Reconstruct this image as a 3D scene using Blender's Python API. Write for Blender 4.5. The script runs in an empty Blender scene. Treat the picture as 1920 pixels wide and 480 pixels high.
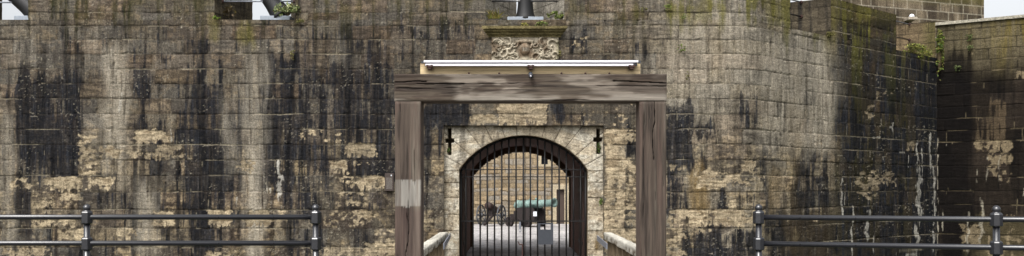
import bpy, bmesh, math, random
import numpy as np
from mathutils import Vector, Matrix

S = bpy.context.scene
COL = S.collection
R = math.radians

# ------------------------------------------------------------------ camera, sky, sun, exposure
cam_d = bpy.data.cameras.new('camera'); cam = bpy.data.objects.new('camera', cam_d); COL.objects.link(cam)
cam.location = (0, 0, 1.6); cam.rotation_euler = (R(90), 0, 0)
cam_d.sensor_width = 36; cam_d.lens = 36 * 1660 / 1920; cam_d.shift_y = 110 / 1920; cam_d.clip_end = 3000
S.camera = cam
W = bpy.data.worlds.new('World'); S.world = W; W.use_nodes = True
wn = W.node_tree; bg = wn.nodes['Background']
sky = wn.nodes.new('ShaderNodeTexSky'); sky.sky_type = 'NISHITA'; sky.sun_disc = False
sky.sun_elevation = R(52); sky.sun_rotation = R(205); sky.dust_density = 6; sky.air_density = 1.0; sky.ozone_density = 0.6
hs = wn.nodes.new('ShaderNodeHueSaturation'); hs.inputs['Saturation'].default_value = 0.18
wn.links.new(sky.outputs[0], hs.inputs['Color']); wn.links.new(hs.outputs[0], bg.inputs['Color'])
bg.inputs['Strength'].default_value = 0.15
sun_d = bpy.data.lights.new('sun', 'SUN'); sun = bpy.data.objects.new('sun', sun_d); COL.objects.link(sun)
sun_d.energy = 0.9; sun_d.angle = R(18); sun_d.color = (1, 0.97, 0.92)
az, el = R(205), R(52)          # compass style, sun behind the camera and a little to its left
sdir = Vector((math.sin(az) * math.cos(el), math.cos(az) * math.cos(el), math.sin(el)))
sun.rotation_euler = sdir.to_track_quat('Z', 'Y').to_euler()
S.view_settings.view_transform = 'Standard'; S.view_settings.look = 'None'
S.view_settings.gamma = 1; S.view_settings.use_curve_mapping = False
S.view_settings.exposure = 0.95

# ------------------------------------------------------------------ helpers
EYE, F = 1.6, 1660.0
def at(px, py, Z):
    "measurement of the photograph turned into metres at depth Z"
    return Vector(((px - 960) / F * Z, Z, EYE + (350 - py) / F * Z))
def lin(c):
    a = np.array(c, float) / 255.0
    return np.where(a <= 0.04045, a / 12.92, ((a + 0.055) / 1.055) ** 2.4)
def tag(o, label=None, cat=None, group=None, kind=None):
    if label: o['label'] = label
    if cat: o['category'] = cat
    if group: o['group'] = group
    if kind: o['kind'] = kind
    return o
def empty(name, loc=(0, 0, 0), rz=0, label=None, cat=None, group=None):
    o = bpy.data.objects.new(name, None); COL.objects.link(o)
    o.location = loc; o.rotation_euler = (0, 0, rz); o.empty_display_size = 0.2
    return tag(o, label, cat, group)
def link(name, me, mat=None, parent=None):
    o = bpy.data.objects.new(name, me); COL.objects.link(o)
    if mat: me.materials.append(mat)
    if parent: o.parent = parent
    return o
def ss(a, b, x):
    t = np.clip((x - a) / (b - a), 0, 1); return t * t * (3 - 2 * t)

_tab = np.random.RandomState(7).rand(1 << 16)
def vn(x, y, seed=0):
    ix = np.floor(x).astype(np.int64); iy = np.floor(y).astype(np.int64)
    fx = x - ix; fy = y - iy; fx = fx * fx * (3 - 2 * fx); fy = fy * fy * (3 - 2 * fy)
    def h(i, j):
        k = (i * 73856093) ^ (j * 19349663) ^ (seed * 83492791)
        k = (k ^ (k >> 13)) * 1274126177
        return _tab[(k ^ (k >> 16)) & 65535]
    a = h(ix, iy); b = h(ix + 1, iy); c = h(ix, iy + 1); d = h(ix + 1, iy + 1)
    return (a * (1 - fx) + b * fx) * (1 - fy) + (c * (1 - fx) + d * fx) * fy
def fbm(x, y, seed=0, o=4):
    s = 0; a = 0.5; t = 0
    for i in range(o):
        s = s + a * vn(x, y, seed + i * 17); t += a; x = x * 2.03 + 5.3; y = y * 2.03 + 1.7; a *= 0.55
    return s / t
def hsh(a, b, seed=0):
    k = (np.asarray(a).astype(np.int64) * 73856093) ^ (np.asarray(b).astype(np.int64) * 19349663) ^ (seed * 83492791 + 991)
    k = (k ^ (k >> 13)) * 1274126177
    return _tab[(k ^ (k >> 16)) & 65535]

class MB:
    "mesh collector: numpy grids and loose polygons, one mesh in the end"
    def __init__(s): s.v = []; s.c = []; s.q = []; s.p = []; s.n = 0
    def grid(s, P, C=None, mask=None, flip=False):
        H, Wd = P.shape[:2]
        if C is None: C = np.ones_like(P) * 0.3
        s.v.append(P.reshape(-1, 3)); s.c.append(np.broadcast_to(C, P.shape).reshape(-1, 3))
        idx = np.arange(H * Wd).reshape(H, Wd) + s.n
        q = np.stack([idx[:-1, :-1], idx[:-1, 1:], idx[1:, 1:], idx[1:, :-1]], -1)
        q = q[mask] if mask is not None else q.reshape(-1, 4)
        if flip: q = q[:, ::-1]
        s.q.append(q); s.n += H * Wd
    def poly(s, pts, c=(0.3, 0.3, 0.3)):
        k = len(pts); s.v.append(np.array([list(p) for p in pts], float)); s.c.append(np.tile(np.array(c, float), (k, 1)))
        s.p.append(list(range(s.n, s.n + k))); s.n += k
    def box(s, x0, x1, y0, y1, z0, z1, c=(0.3, 0.3, 0.3)):
        P = [(x0, y0, z0), (x1, y0, z0), (x1, y1, z0), (x0, y1, z0), (x0, y0, z1), (x1, y0, z1), (x1, y1, z1), (x0, y1, z1)]
        for f in ((0, 3, 2, 1), (4, 5, 6, 7), (0, 1, 5, 4), (1, 2, 6, 5), (2, 3, 7, 6), (3, 0, 4, 7)): s.poly([P[i] for i in f], c)
    def build(s, name, mat=None, parent=None, smooth=True):
        me = bpy.data.meshes.new(name)
        v = np.concatenate(s.v); c = np.concatenate(s.c)
        q = np.concatenate(s.q) if s.q else np.zeros((0, 4), int)
        loops = np.concatenate([q.reshape(-1)] + [np.array(p) for p in s.p]).astype(np.int32)
        sizes = np.concatenate([np.full(len(q), 4), np.array([len(p) for p in s.p], int)]).astype(np.int32)
        starts = np.concatenate([[0], np.cumsum(sizes)[:-1]]).astype(np.int32)
        me.vertices.add(len(v)); me.vertices.foreach_set('co', v.astype(np.float32).ravel())
        me.loops.add(len(loops)); me.loops.foreach_set('vertex_index', loops)
        me.polygons.add(len(sizes)); me.polygons.foreach_set('loop_start', starts); me.polygons.foreach_set('loop_total', sizes)
        sm = np.zeros(len(sizes), bool); sm[:len(q)] = smooth; me.polygons.foreach_set('use_smooth', sm)
        ca = me.color_attributes.new('Col', 'FLOAT_COLOR', 'POINT')
        ca.data.foreach_set('color', np.concatenate([c, np.ones((len(c), 1))], 1).astype(np.float32).ravel())
        me.update(calc_edges=True); me.validate()
        return link(name, me, mat, parent)

def bm_obj(name, bm, mat=None, parent=None, smooth=False, bevel=0):
    me = bpy.data.meshes.new(name)
    bmesh.ops.recalc_face_normals(bm, faces=bm.faces)
    if bevel: bmesh.ops.bevel(bm, geom=[e for e in bm.edges if e.calc_face_angle(0) > 0.6], offset=bevel, segments=2, affect='EDGES', profile=0.6)
    for f in bm.faces: f.smooth = smooth
    bm.to_mesh(me); bm.free()
    return link(name, me, mat, parent)
def bx(bm, x0, x1, y0, y1, z0, z1):
    m = Matrix.Translation(((x0 + x1) / 2, (y0 + y1) / 2, (z0 + z1) / 2)) @ Matrix.Diagonal((abs(x1 - x0), abs(y1 - y0), abs(z1 - z0), 1))
    bmesh.ops.create_cube(bm, size=1, matrix=m)
def tube(bm, a, b, r0, r1=None, seg=12, caps=True):
    a = Vector(a); b = Vector(b); d = b - a
    m = Matrix.Translation((a + b) / 2) @ d.to_track_quat('Z', 'Y').to_matrix().to_4x4()
    bmesh.ops.create_cone(bm, cap_ends=caps, segments=seg, radius1=r0, radius2=r0 if r1 is None else r1, depth=d.length, matrix=m)
def lathe(bm, prof, a, d, seg=24):
    "revolve (t, r) pairs about the axis a + t*d"
    a = Vector(a); d = Vector(d).normalized(); q = d.to_track_quat('Z', 'Y'); rings = []
    for t, r in prof:
        rings.append([bm.verts.new(a + d * t + q @ Vector((math.cos(k * 2 * math.pi / seg) * r, math.sin(k * 2 * math.pi / seg) * r, 0))) for k in range(seg)])
    for i in range(len(rings) - 1):
        for k in range(seg): bm.faces.new((rings[i][k], rings[i][(k + 1) % seg], rings[i + 1][(k + 1) % seg], rings[i + 1][k]))
    bm.faces.new(rings[0]); bm.faces.new(rings[-1])

# ------------------------------------------------------------------ materials
def mat_base(name, rough=0.85, spec=0.3, metal=0):
    m = bpy.data.materials.new(name); m.use_nodes = True; nt = m.node_tree; b = nt.nodes['Principled BSDF']
    b.inputs['Roughness'].default_value = rough; b.inputs['Metallic'].default_value = metal
    b.inputs['Specular IOR Level'].default_value = spec
    return m, nt, b
def noise(nt, scale, vec=None, detail=6, rough=0.6, dist=0):
    n = nt.nodes.new('ShaderNodeTexNoise'); n.inputs['Scale'].default_value = scale; n.inputs['Detail'].default_value = detail
    n.inputs['Roughness'].default_value = rough; n.inputs['Distortion'].default_value = dist
    if vec is not None: nt.links.new(vec, n.inputs['Vector'])
    return n.outputs['Fac']
def ocoord(nt, sc=(1, 1, 1)):
    t = nt.nodes.new('ShaderNodeTexCoord'); m = nt.nodes.new('ShaderNodeMapping'); m.inputs['Scale'].default_value = sc
    nt.links.new(t.outputs['Object'], m.inputs['Vector']); return m.outputs['Vector']
def mrange(nt, v, a, b, c, d):
    n = nt.nodes.new('ShaderNodeMapRange'); nt.links.new(v, n.inputs['Value'])
    for k, x in zip(('From Min', 'From Max', 'To Min', 'To Max'), (a, b, c, d)): n.inputs[k].default_value = x
    return n.outputs['Result']
def mathn(nt, op, a, b):
    n = nt.nodes.new('ShaderNodeMath'); n.operation = op
    for i, x in enumerate((a, b)):
        if isinstance(x, (int, float)): n.inputs[i].default_value = x
        else: nt.links.new(x, n.inputs[i])
    return n.outputs[0]
def vscale(nt, colr, fac):
    n = nt.nodes.new('ShaderNodeVectorMath'); n.operation = 'SCALE'; nt.links.new(colr, n.inputs[0]); nt.links.new(fac, n.inputs['Scale']); return n.outputs[0]
def ramp(nt, fac, stops):
    n = nt.nodes.new('ShaderNodeValToRGB'); nt.links.new(fac, n.inputs['Fac']); e = n.color_ramp.elements
    while len(e) < len(stops): e.new(0.5)
    for k, (p, c) in enumerate(stops): e[k].position = p; e[k].color = (*c, 1)
    return n.outputs['Color']
def bump(nt, b, h, strength, dist):
    n = nt.nodes.new('ShaderNodeBump'); n.inputs['Strength'].default_value = strength; n.inputs['Distance'].default_value = dist
    nt.links.new(h, n.inputs['Height']); nt.links.new(n.outputs[0], b.inputs['Normal'])

def stone_mat(name, grain=1.0, bumpd=0.012):
    m, nt, b = mat_base(name, 0.95, 0.1)
    a = nt.nodes.new('ShaderNodeAttribute'); a.attribute_name = 'Col'
    v = ocoord(nt); vs = ocoord(nt, (1, 1, 2.6)); vv = ocoord(nt, (1, 1, 0.16))
    n1 = noise(nt, 34, v, 5, 0.75); n2 = noise(nt, 9, vs, 5, 0.65, 0.6); n3 = noise(nt, 14, vv, 4, 0.6)
    f = mathn(nt, 'MULTIPLY', mrange(nt, n1, 0.28, 0.72, 1 - 0.62 * grain, 1 + 0.62 * grain), mrange(nt, n2, 0.3, 0.7, 1 - 0.28 * grain, 1 + 0.28 * grain))
    f = mathn(nt, 'MULTIPLY', f, mrange(nt, n3, 0.3, 0.7, 0.84, 1.16))
    nt.links.new(vscale(nt, a.outputs['Color'], f), b.inputs['Base Color'])
    hgt = mathn(nt, 'ADD', mathn(nt, 'MULTIPLY', n1, 0.7), n2)
    bump(nt, b, hgt, 0.9, bumpd)
    return m
M_stone = stone_mat('weathered_stone')
M_relief = stone_mat('carved_stone', 0.35, 0.006)
def wood_mat(name, sc):
    m, nt, b = mat_base(name, 0.82, 0.25)
    a = nt.nodes.new('ShaderNodeAttribute'); a.attribute_name = 'Col'
    v = ocoord(nt, sc); n1 = noise(nt, 26, v, 6, 0.7, 0.3); n2 = noise(nt, 7, v, 4, 0.6, 0.8)
    f = mathn(nt, 'MULTIPLY', mrange(nt, n1, 0.3, 0.7, 0.62, 1.38), mrange(nt, n2, 0.3, 0.7, 0.75, 1.25))
    nt.links.new(vscale(nt, a.outputs['Color'], f), b.inputs['Base Color'])
    bump(nt, b, n1, 0.7, 0.006)
    return m
M_woodv = wood_mat('old_oak_upright', (1, 1, 0.045))
M_woodh = wood_mat('old_oak_beam', (0.045, 1, 1))
M_woody = wood_mat('old_oak_rail', (1, 0.06, 1))
def plain(name, rgb, rough=0.6, metal=0, var=0.25, scale=20, spec=0.4, sc=(1, 1, 1), bd=0.0):
    m, nt, b = mat_base(name, rough, spec, metal)
    c = lin(rgb) * (1 if min(rgb) > 200 else .82); v = ocoord(nt, sc); n = noise(nt, scale, v, 5, 0.65)
    nt.links.new(ramp(nt, n, [(0.3, tuple(c * (1 - var))), (0.7, tuple(np.minimum(c * (1 + var), 0.95)))]), b.inputs['Base Color'])
    if bd: bump(nt, b, n, 0.6, bd)
    return m
M_iron = plain('black_gloss_iron', (30, 31, 36), 0.3, 0.0, 0.2, 30, 0.9, bd=0.0015)
M_gate = plain('dark_gate_iron', (15, 13, 13), 0.6, 0.2, 0.5, 25)
M_rust = plain('rusty_iron', (66, 44, 38), 0.8, 0.0, 0.5, 40)
M_white = plain('white_plastic', (214, 212, 218), 0.35, 0, 0.03, 3)
M_greym = plain('galvanised_steel', (128, 132, 142), 0.5, 0.3, 0.2, 30)
M_bronze = plain('green_bronze', (112, 134, 128), 0.6, 0.1, 0.6, 7)
M_carr = plain('brown_carriage_paint', (40, 32, 31), 0.7, 0, 0.35, 12)
M_gun = plain('black_gun_iron', (12, 12, 14), 0.6, 0, 0.25, 12, bd=0.002)
M_paper = plain('white_notice', (215, 218, 225), 0.6, 0, 0.03, 5)
M_plaque = plain('brown_plaque', (62, 51, 46), 0.6, 0, 0.15, 20)
M_panel = plain('slate_grey_paint', (54, 58, 65), 0.55, 0, 0.12, 20)
M_slab = plain('pale_slab', (150, 158, 168), 0.8, 0, 0.2, 12)
M_glass = plain('dark_glass', (30, 33, 38), 0.15, 0, 0.1, 5)
M_brick = plain('dark_brick', (104, 62, 44), 0.85, 0, 0.55, 9, sc=(1, 1, 3), bd=0.02)
M_door = plain('dark_door_oak', (58, 40, 33), 0.75, 0, 0.5, 14, sc=(4, 4, .3), bd=0.01)
M_grass = plain('moat_grass', (70, 84, 44), 0.95, 0, 0.4, 3)
M_asph = plain('promenade_asphalt', (72, 70, 68), 0.95, 0, 0.25, 25, bd=0.004)
M_turf = plain('rampart_gravel', (120, 112, 98), 0.95, 0, 0.3, 8)
def leaf_mat(name, a, bcol):
    m, nt, b = mat_base(name, 0.6, 0.3)
    oi = nt.nodes.new('ShaderNodeAttribute'); oi.attribute_name = 'Col'
    nt.links.new(oi.outputs['Color'], b.inputs['Base Color'])
    b.inputs['Subsurface Weight'].default_value = 0.0
    return m
M_leaf = leaf_mat('leaf_green', None, None)
def cobble_mat():
    m, nt, b = mat_base('grey_setts', 0.85, 0.3)
    v = ocoord(nt); vo = nt.nodes.new('ShaderNodeTexVoronoi'); vo.feature = 'DISTANCE_TO_EDGE'; vo.inputs['Scale'].default_value = 6.5
    nt.links.new(v, vo.inputs['Vector'])
    vc = nt.nodes.new('ShaderNodeTexVoronoi'); vc.inputs['Scale'].default_value = 6.5; nt.links.new(v, vc.inputs['Vector'])
    edge = mrange(nt, vo.outputs['Distance'], 0.0, 0.09, 0.35, 1.0)
    n = noise(nt, 0.9, v, 4, 0.6); sep = nt.nodes.new('ShaderNodeSeparateColor'); nt.links.new(vc.outputs['Color'], sep.inputs[0])
    base = ramp(nt, n, [(0.3, tuple(lin((150, 147, 146)))), (0.7, tuple(lin((190, 186, 184))))])
    f = mathn(nt, 'MULTIPLY', edge, mrange(nt, sep.outputs[0], 0, 1, 0.75, 1.15))
    nt.links.new(vscale(nt, base, f), b.inputs['Base Color']); bump(nt, b, vo.outputs['Distance'], 0.8, 0.03)
    return m
M_cob = cobble_mat()

# ------------------------------------------------------------------ masonry generator
def masonry(u, z, courses, seed, wmin=0.42, wmax=1.1, wob=0.007):
    uu = u + (vn(u * 3, z * 3, seed + 5) - .5) * wob * 3; zz = z + (vn(u * 1.7, z * 2, seed + 6) - .5) * wob * 3 + (vn(u * 14, z * 9, seed + 9) - .5) * wob
    cb = np.array(sorted(courses)); ci = np.clip(np.searchsorted(cb, zz) - 1, 0, len(cb) - 2)
    dz = np.minimum(zz - cb[ci], cb[ci + 1] - zz)
    bi = np.zeros_like(ci); du = np.ones_like(u); rs = np.random.RandomState(seed)
    lo, hi = u.min() - 3, u.max() + 3
    for c in range(len(cb) - 1):
        js = [lo + rs.rand() * wmax]
        while js[-1] < hi: js.append(js[-1] + wmin + (wmax - wmin) * rs.rand() ** 1.2)
        js = np.array(js); m = ci == c
        if not m.any(): continue
        k = np.clip(np.searchsorted(js, uu[m]) - 1, 0, len(js) - 2); bi[m] = k
        du[m] = np.minimum(np.abs(uu[m] - js[k]), np.abs(js[k + 1] - uu[m]))
    return ci, bi, np.minimum(du, dz * 1.0), dz

zc = lambda py: EYE + (350 - py) * 17.5 / F
CRS = [zc(p) for p in (-52, -27, -2, 23, 48, 74, 101, 129, 157, 185, 214, 242, 271, 300, 329, 360, 393, 428, 464)] + [zc(464) - .37 * k for k in range(1, 12)]

def mixc(C, col, m):
    return C * (1 - m[..., None]) + np.asarray(col) * m[..., None]

class Chart:
    "stain painter working in wall coordinates (measured along and up the wall)"
    def __init__(s, px, py, seed):
        s.x, s.y, s.seed = px, py, seed
        s.sn = fbm(px / 9, py / 150, seed + 1, 4)              # vertical runs
        s.sn2 = fbm(px / 4, py / 70, seed + 2, 3)
        s.sn3 = fbm(px / 2.4, py / 34, seed + 12, 4)
        s.pn = fbm(px / 26, py / 22, seed + 3, 5)              # patches
        s.fn = fbm(px / 7, py / 6, seed + 4, 4)                # fine flaking
        s.wx = (fbm(px / 40, py / 60, seed + 5, 3) - .5) * 26
        s.wy = (fbm(px / 18, py / 50, seed + 6, 4) - .5) * 70
    def soft(s, x0, x1, y0, y1, sx=9, sy=22):
        x = s.x + s.wx; y = s.y + s.wy
        return ss(x0 - sx, x0 + sx, x) * (1 - ss(x1 - sx, x1 + sx, x)) * ss(y0 - sy, y0 + sy, y) * (1 - ss(y1 - sy, y1 + sy, y))
    def flake(s, x0, x1, y0, y1, amount=0.5, e=8):
        "crisp-edged exposed stone"
        x = s.x; y = s.y
        f = ss(x0 - e, x0 + e, x) * (1 - ss(x1 - e, x1 + e, x)) * ss(y0 - e * .5, y0 + e * .5, y) * (1 - ss(y1 - e, y1 + e, y))
        jag = ss(-.1, .3, (y1 - y) / 22 + (fbm(x / 4, y / 40, s.seed + 44, 3) - .5) * 1.9)
        return ss(0.45, 0.58, f * jag * (0.3 + amount) * .62 + (s.fn - .5) * 1.15 + (s.pn - .5) * .9) * (f > 0.02)
    def drip(s, x0, x1, y0, y1):
        w = (x1 - x0) / 2; c = (x0 + x1) / 2 + (vn(s.y / 14, s.x * 0, s.seed + 9) - .5) * w * 1.6
        t = np.clip((s.y - y0) / (y1 - y0), 0, 1)
        k = 1 - np.abs(s.x - c) / (w * 1.25); en = ss(-.05, .12, t) * (1 - ss(.75, 1.03, t) * .8) * (t > 0) * (t < 1)
        return ss(.42, .62, k * .75 * en + (fbm(s.x / 3.2, s.y / 22, s.seed + 8, 4) - .5) * 1.25 + (s.fn - .5) * .5) * (k > 0) * (t > 0) * (t < 1) * (.6 + .4 * ss(.35, .6, s.pn))

# palette, linear reflectance
K = 0.70
G = lambda *c: lin(c) * K
GREY, BROWN, DARK, TAN, PALE, OCHRE, MOSS, BLACK, LIGHT, WHITE = (G(118, 110, 97), G(103, 90, 74), G(62, 58, 53), G(176, 153, 115), G(188, 176, 152),
    G(124, 103, 66), G(104, 100, 46), G(33, 33, 35), G(158, 153, 142), G(205, 200, 188))

# plan of the main wall: straight, a short bend, then falling back to the corner
U1, RAD, PHI = 4.2, 1.3, R(40)
U2 = U1 + RAD * PHI; PX2, PY2 = U1 + RAD * math.sin(PHI), 17.5 + RAD * (1 - math.cos(PHI))
def path(u, back=0.0):
    u = np.asarray(u, float); a = np.clip((u - U1) / RAD, 0, PHI)
    X = np.where(u < U1, u, np.where(u < U2, U1 + RAD * np.sin(a), PX2 + (u - U2) * math.cos(PHI)))
    Y = np.where(u < U1, 17.5, np.where(u < U2, 17.5 + RAD * (1 - np.cos(a)), PY2 + (u - U2) * math.sin(PHI)))
    nx, ny = np.sin(a), -np.cos(a)
    return X - nx * back, Y - ny * back, nx, ny
def u_line(px):
    k = (px - 960) / F; X = k * (PY2 - math.tan(PHI) * PX2) / (1 - k * math.tan(PHI)); return U2 + (X - PX2) / math.cos(PHI)
UC = u_line(1757)
SILL, TOP, THK = zc(37), 5.75, 1.2
uf = lambda px: (px - 960) / F * 17.5
EMB = [(-11.17, uf(53)), (uf(402), uf(555)), (uf(910), uf(1058)), (u_line(1482), u_line(1558)), (u_line(1680), UC)]

def wall_surface(u, z, seed=11):
    X, Y, nx, ny = path(u); px = 960 + X / Y * F; py = 350 - (z - EYE) * F / Y
    ci, bi, d, dz = masonry(u, z, CRS, 3)
    c = Chart(px + 0 * z, py, seed); r1 = hsh(ci, bi, 1); r2 = hsh(ci, bi, 2); r3 = hsh(ci, bi, 3)
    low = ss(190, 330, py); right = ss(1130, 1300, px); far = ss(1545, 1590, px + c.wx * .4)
    # ground colour of every block
    t = np.clip(r1 * .9 + (c.pn - .5) * .9, 0, 1)
    C = G(84, 79, 71) * (1 - t[..., None]) + G(116, 110, 99) * t[..., None]
    C = mixc(C, G(92, 79, 64), ss(.5, .85, r2 * .7 + c.pn * .4) * .6)
    C = mixc(C, G(122, 108, 88), ss(.56, .66, c.fn * .6 + c.pn * .5) * .45)
    C = mixc(C, G(146, 138, 122) * (.75 + .5 * c.pn)[..., None], right * .6 * (1 - far))
    C = mixc(C, G(130, 118, 98), low * .5 * (1 - far) * ss(.35, .7, r3 * .5 + c.pn * .55))
    C = mixc(C, G(160, 145, 118), low * (1 - far) * ss(.56, .7, r2 * .3 + c.fn * .45 + c.pn * .3 + right * .05) * .7)
    gate = ss(1100, 1135, px) * (1 - ss(1195, 1215, px)) + ss(870, 890, px) * (1 - ss(1025, 1040, px)) * (1 - low)
    C = mixc(C, G(56, 50, 46), (1 - far) * (1 - gate * .85) * ss(.52, .66, (1 - c.fn) * .5 + fbm(px / 34, py / 16, 71, 5) * .6) * (.35 + .35 * low))
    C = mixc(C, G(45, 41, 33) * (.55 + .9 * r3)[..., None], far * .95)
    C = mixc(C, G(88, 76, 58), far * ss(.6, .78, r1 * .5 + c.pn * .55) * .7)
    C = mixc(C, G(74, 72, 38), far * ss(.46, .66, c.sn) * .45); C = mixc(C, G(48, 44, 34), ss(1470, 1500, px) * ss(392, 412, py) * .75)
    C = C * (.78 + .44 * r3)[..., None]
    hue = hsh(ci, bi, 8)[..., None]; C = C * np.where(hue < .22, np.array([1.045, .99, .96]), np.where(hue < .5, np.array([1.03, 1.0, .94]), np.where(hue > .8, np.array([.985, 1.0, 1.03]), np.ones(3))))
    lam0 = fbm(px / 30, py / 3.2, 401, 4); C = C * (1 + .5 * (ss(.35, .65, lam0) - .5) * ss(.35, .6, r2 * .5 + c.pn * .5))[..., None]
    # block edges hold dirt, lime shows on a few
    C = C * (1 - .3 * (1 - ss(.01, .06, d)) * ss(.4, .6, c.pn))[..., None]
    # long dark runs of soot and algae
    blk = .62 * ss(.46, .62, fbm(px / 70, py / 170, 201, 4)) * (1 - ss(690, 760, px)) * ss(70, 150, py) + .45 * ss(.5, .62, fbm(px / 60, py / 150, 202, 4)) * ss(1250, 1300, px) * (1 - far)
    blk = blk + .4 * ss(.5, .62, fbm(px / 50, py / 60, 203, 4)) * (1 - ss(720, 760, px)) * (1 - ss(60, 120, py))
    for (x0, x1, y0, y1, k) in ((32, 152, 150, 345, 1.15), (30, 62, 300, 430, .8), (118, 160, 170, 340, .7), (85, 125, 330, 470, .35), (0, 40, 40, 150, .3),
            (326, 425, 115, 330, .85), (345, 405, 160, 500, 1.0), (405, 445, 200, 420, .85), (262, 290, 110, 190, .8), (486, 560, 95, 360, 1.1),
            (560, 640, 140, 262, .85), (548, 600, 250, 420, .6), (600, 745, 120, 240, .9), (650, 745, 200, 340, .85), (610, 720, 350, 440, .35),
            (350, 520, 60, 120, .35), (320, 600, 110, 320, .45), (560, 745, 120, 330, .4), (0, 160, 170, 340, .4), (180, 420, 60, 130, .3), (560, 900, 40, 130, .42), (560, 740, 420, 500, .4), (180, 340, 320, 480, .4),
            (786, 880, 180, 240, 1.3), (786, 832, 235, 300, 1.0), (786, 815, 300, 400, .5), (1027, 1062, 180, 240, 1.3), (1060, 1110, 188, 240, .6),
            (1172, 1200, 232, 290, 1.0), (1150, 1165, 385, 420, 1.0), (1060, 1105, 60, 110, .6), (1195, 1255, 80, 110, .8), (1246, 1300, 185, 330, 1.15), (1300, 1342, 236, 270, 1.0),
            (1384, 1402, 178, 250, .9), (1405, 1420, 170, 240, .7), (1375, 1400, 232, 252, .8), (1246, 1290, 330, 400, .8), (1325, 1368, 352, 392, 1.0), (1276, 1420, 428, 500, 1.05),
            (1430, 1456, 262, 420, 1.0), (1395, 1412, 355, 420, .7), (1500, 1525, 100, 230, .8), (1436, 1450, 100, 240, .5), (1475, 1490, 120, 290, .6), (1490, 1560, 290, 500, .8), (1452, 1560, 395, 500, .85),
            (1250, 1440, 300, 330, .35), (1465, 1482, 80, 150, .6), (1600, 1650, 100, 500, .5), (1640, 1720, 60, 500, .8), (1560, 1600, 70, 260, .8), (1715, 1770, 90, 500, 1.35), (1575, 1610, 200, 500, .7)):
        blk = np.maximum(blk, k * c.soft(x0, x1, y0, y1))
    fac = ss(.30, .74, blk * .88 + (c.sn - .5) * 1.25 + (c.sn2 - .5) * .9 + (c.sn3 - .5) * .75 + (c.pn - .5) * .8 + (r1 - .5) * .38 + (c.fn - .5) * .35) * (blk > 0.01)
    fac *= ss(0.02, .12, blk)
    fac *= .8 + .2 * ss(.25, .5, c.fn)
    C = mixc(C, G(25, 27, 32), fac * .96); C = C * (1 + 1.0 * (fac * ss(.52, .72, c.sn3))[..., None])
    # general fine vertical runs
    C = C * (1 - .5 * ss(.5, .75, c.sn)[..., None] * (1 - right * .3)[..., None])
    C = C * (1 + .35 * ss(.52, .75, c.sn2)[..., None])
    thin = ss(.60, .70, c.sn3 * .6 + c.sn * .4 + (c.pn - .5) * .35)
    C = mixc(C, G(40, 38, 37), thin * .5); C = C * (1 + .22 * (c.sn3 - .5) * 2)[..., None]
    sp1 = ss(.73, .80, fbm(px / 3.0, py / 2.6, 81, 2)) * ss(.5, .66, fbm(px / 50, py / 40, 83, 3)); C = mixc(C, G(176, 168, 150), sp1 * .45)
    sp2 = ss(.72, .78, fbm(px / 2.6, py / 5, 85, 2)) * (1 - far * .5); C = mixc(C, G(40, 36, 34), sp2 * .5)
    # pale washed runs
    for (x0, x1, y0, y1, k) in ((196, 238, 95, 320, .85), (0, 26, 210, 480, .6), (258, 296, 340, 480, .7), (455, 500, 90, 480, .55), (466, 492, 280, 500, .85), (416, 440, 190, 300, .5),
            (1255, 1420, 30, 175, .5), (1424, 1550, 70, 285, .85), (1528, 1562, 75, 300, 1.05), (1100, 1250, 120, 160, .3), (1560, 1590, 90, 190, .25),
            (1440, 1475, 300, 400, .5), (160, 190, 60, 110, .4), (0, 60, 60, 110, .3), (630, 650, 60, 120, .25)):
        C = mixc(C, G(172, 163, 146), np.clip(c.soft(x0, x1, y0, y1, 12, 30) * k * .8 * ss(.3, .62, c.sn2 * .5 + c.sn3 * .3 + c.pn * .3 + (r2 - .5) * .12), 0, .9))
    # ochre and moss
    for (x0, x1, y0, y1, k) in ((1290, 1322, 325, 400, .75), (1470, 1500, 190, 480, .2), (1440, 1470, 320, 400, .5), (1330, 1350, 40, 140, .2), (1500, 1560, 390, 500, .15)):
        C = mixc(C, OCHRE, np.clip(c.soft(x0, x1, y0, y1, 6, 18) * k * (.4 + c.sn2), 0, .9))
    mz = ss(4.55, 5.5, z + (c.sn - .5) * 1.3)
    C = mixc(C, G(98, 96, 46), np.clip(far * ss(230, 30, py) * ss(.48, .62, c.sn) * .6, 0, .6))
    C = mixc(C, MOSS, np.clip((.25 + .9 * right) * mz * ss(.42, .66, c.sn * .5 + c.pn * .5) * .8, 0, .7))
    C = mixc(C, G(110, 102, 52), far * ss(60, 20, py) * .35 + ss(1535, 1552, px) * (1 - ss(1562, 1576, px)) * (1 - ss(60, 130, py)) * .6)
    for (x0, x1, y0, y1) in ((396, 412, 20, 70), (448, 476, 30, 80), (1300, 1330, -10, 40), (1440, 1480, -10, 40)):
        C = mixc(C, G(112, 106, 58), c.soft(x0, x1, y0, y1, 5, 15) * .5)
    lamn = fbm(u * 5, z * 22, 35, 4)
    # exposed, flaked stone
    fl = np.zeros_like(blk)
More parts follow.
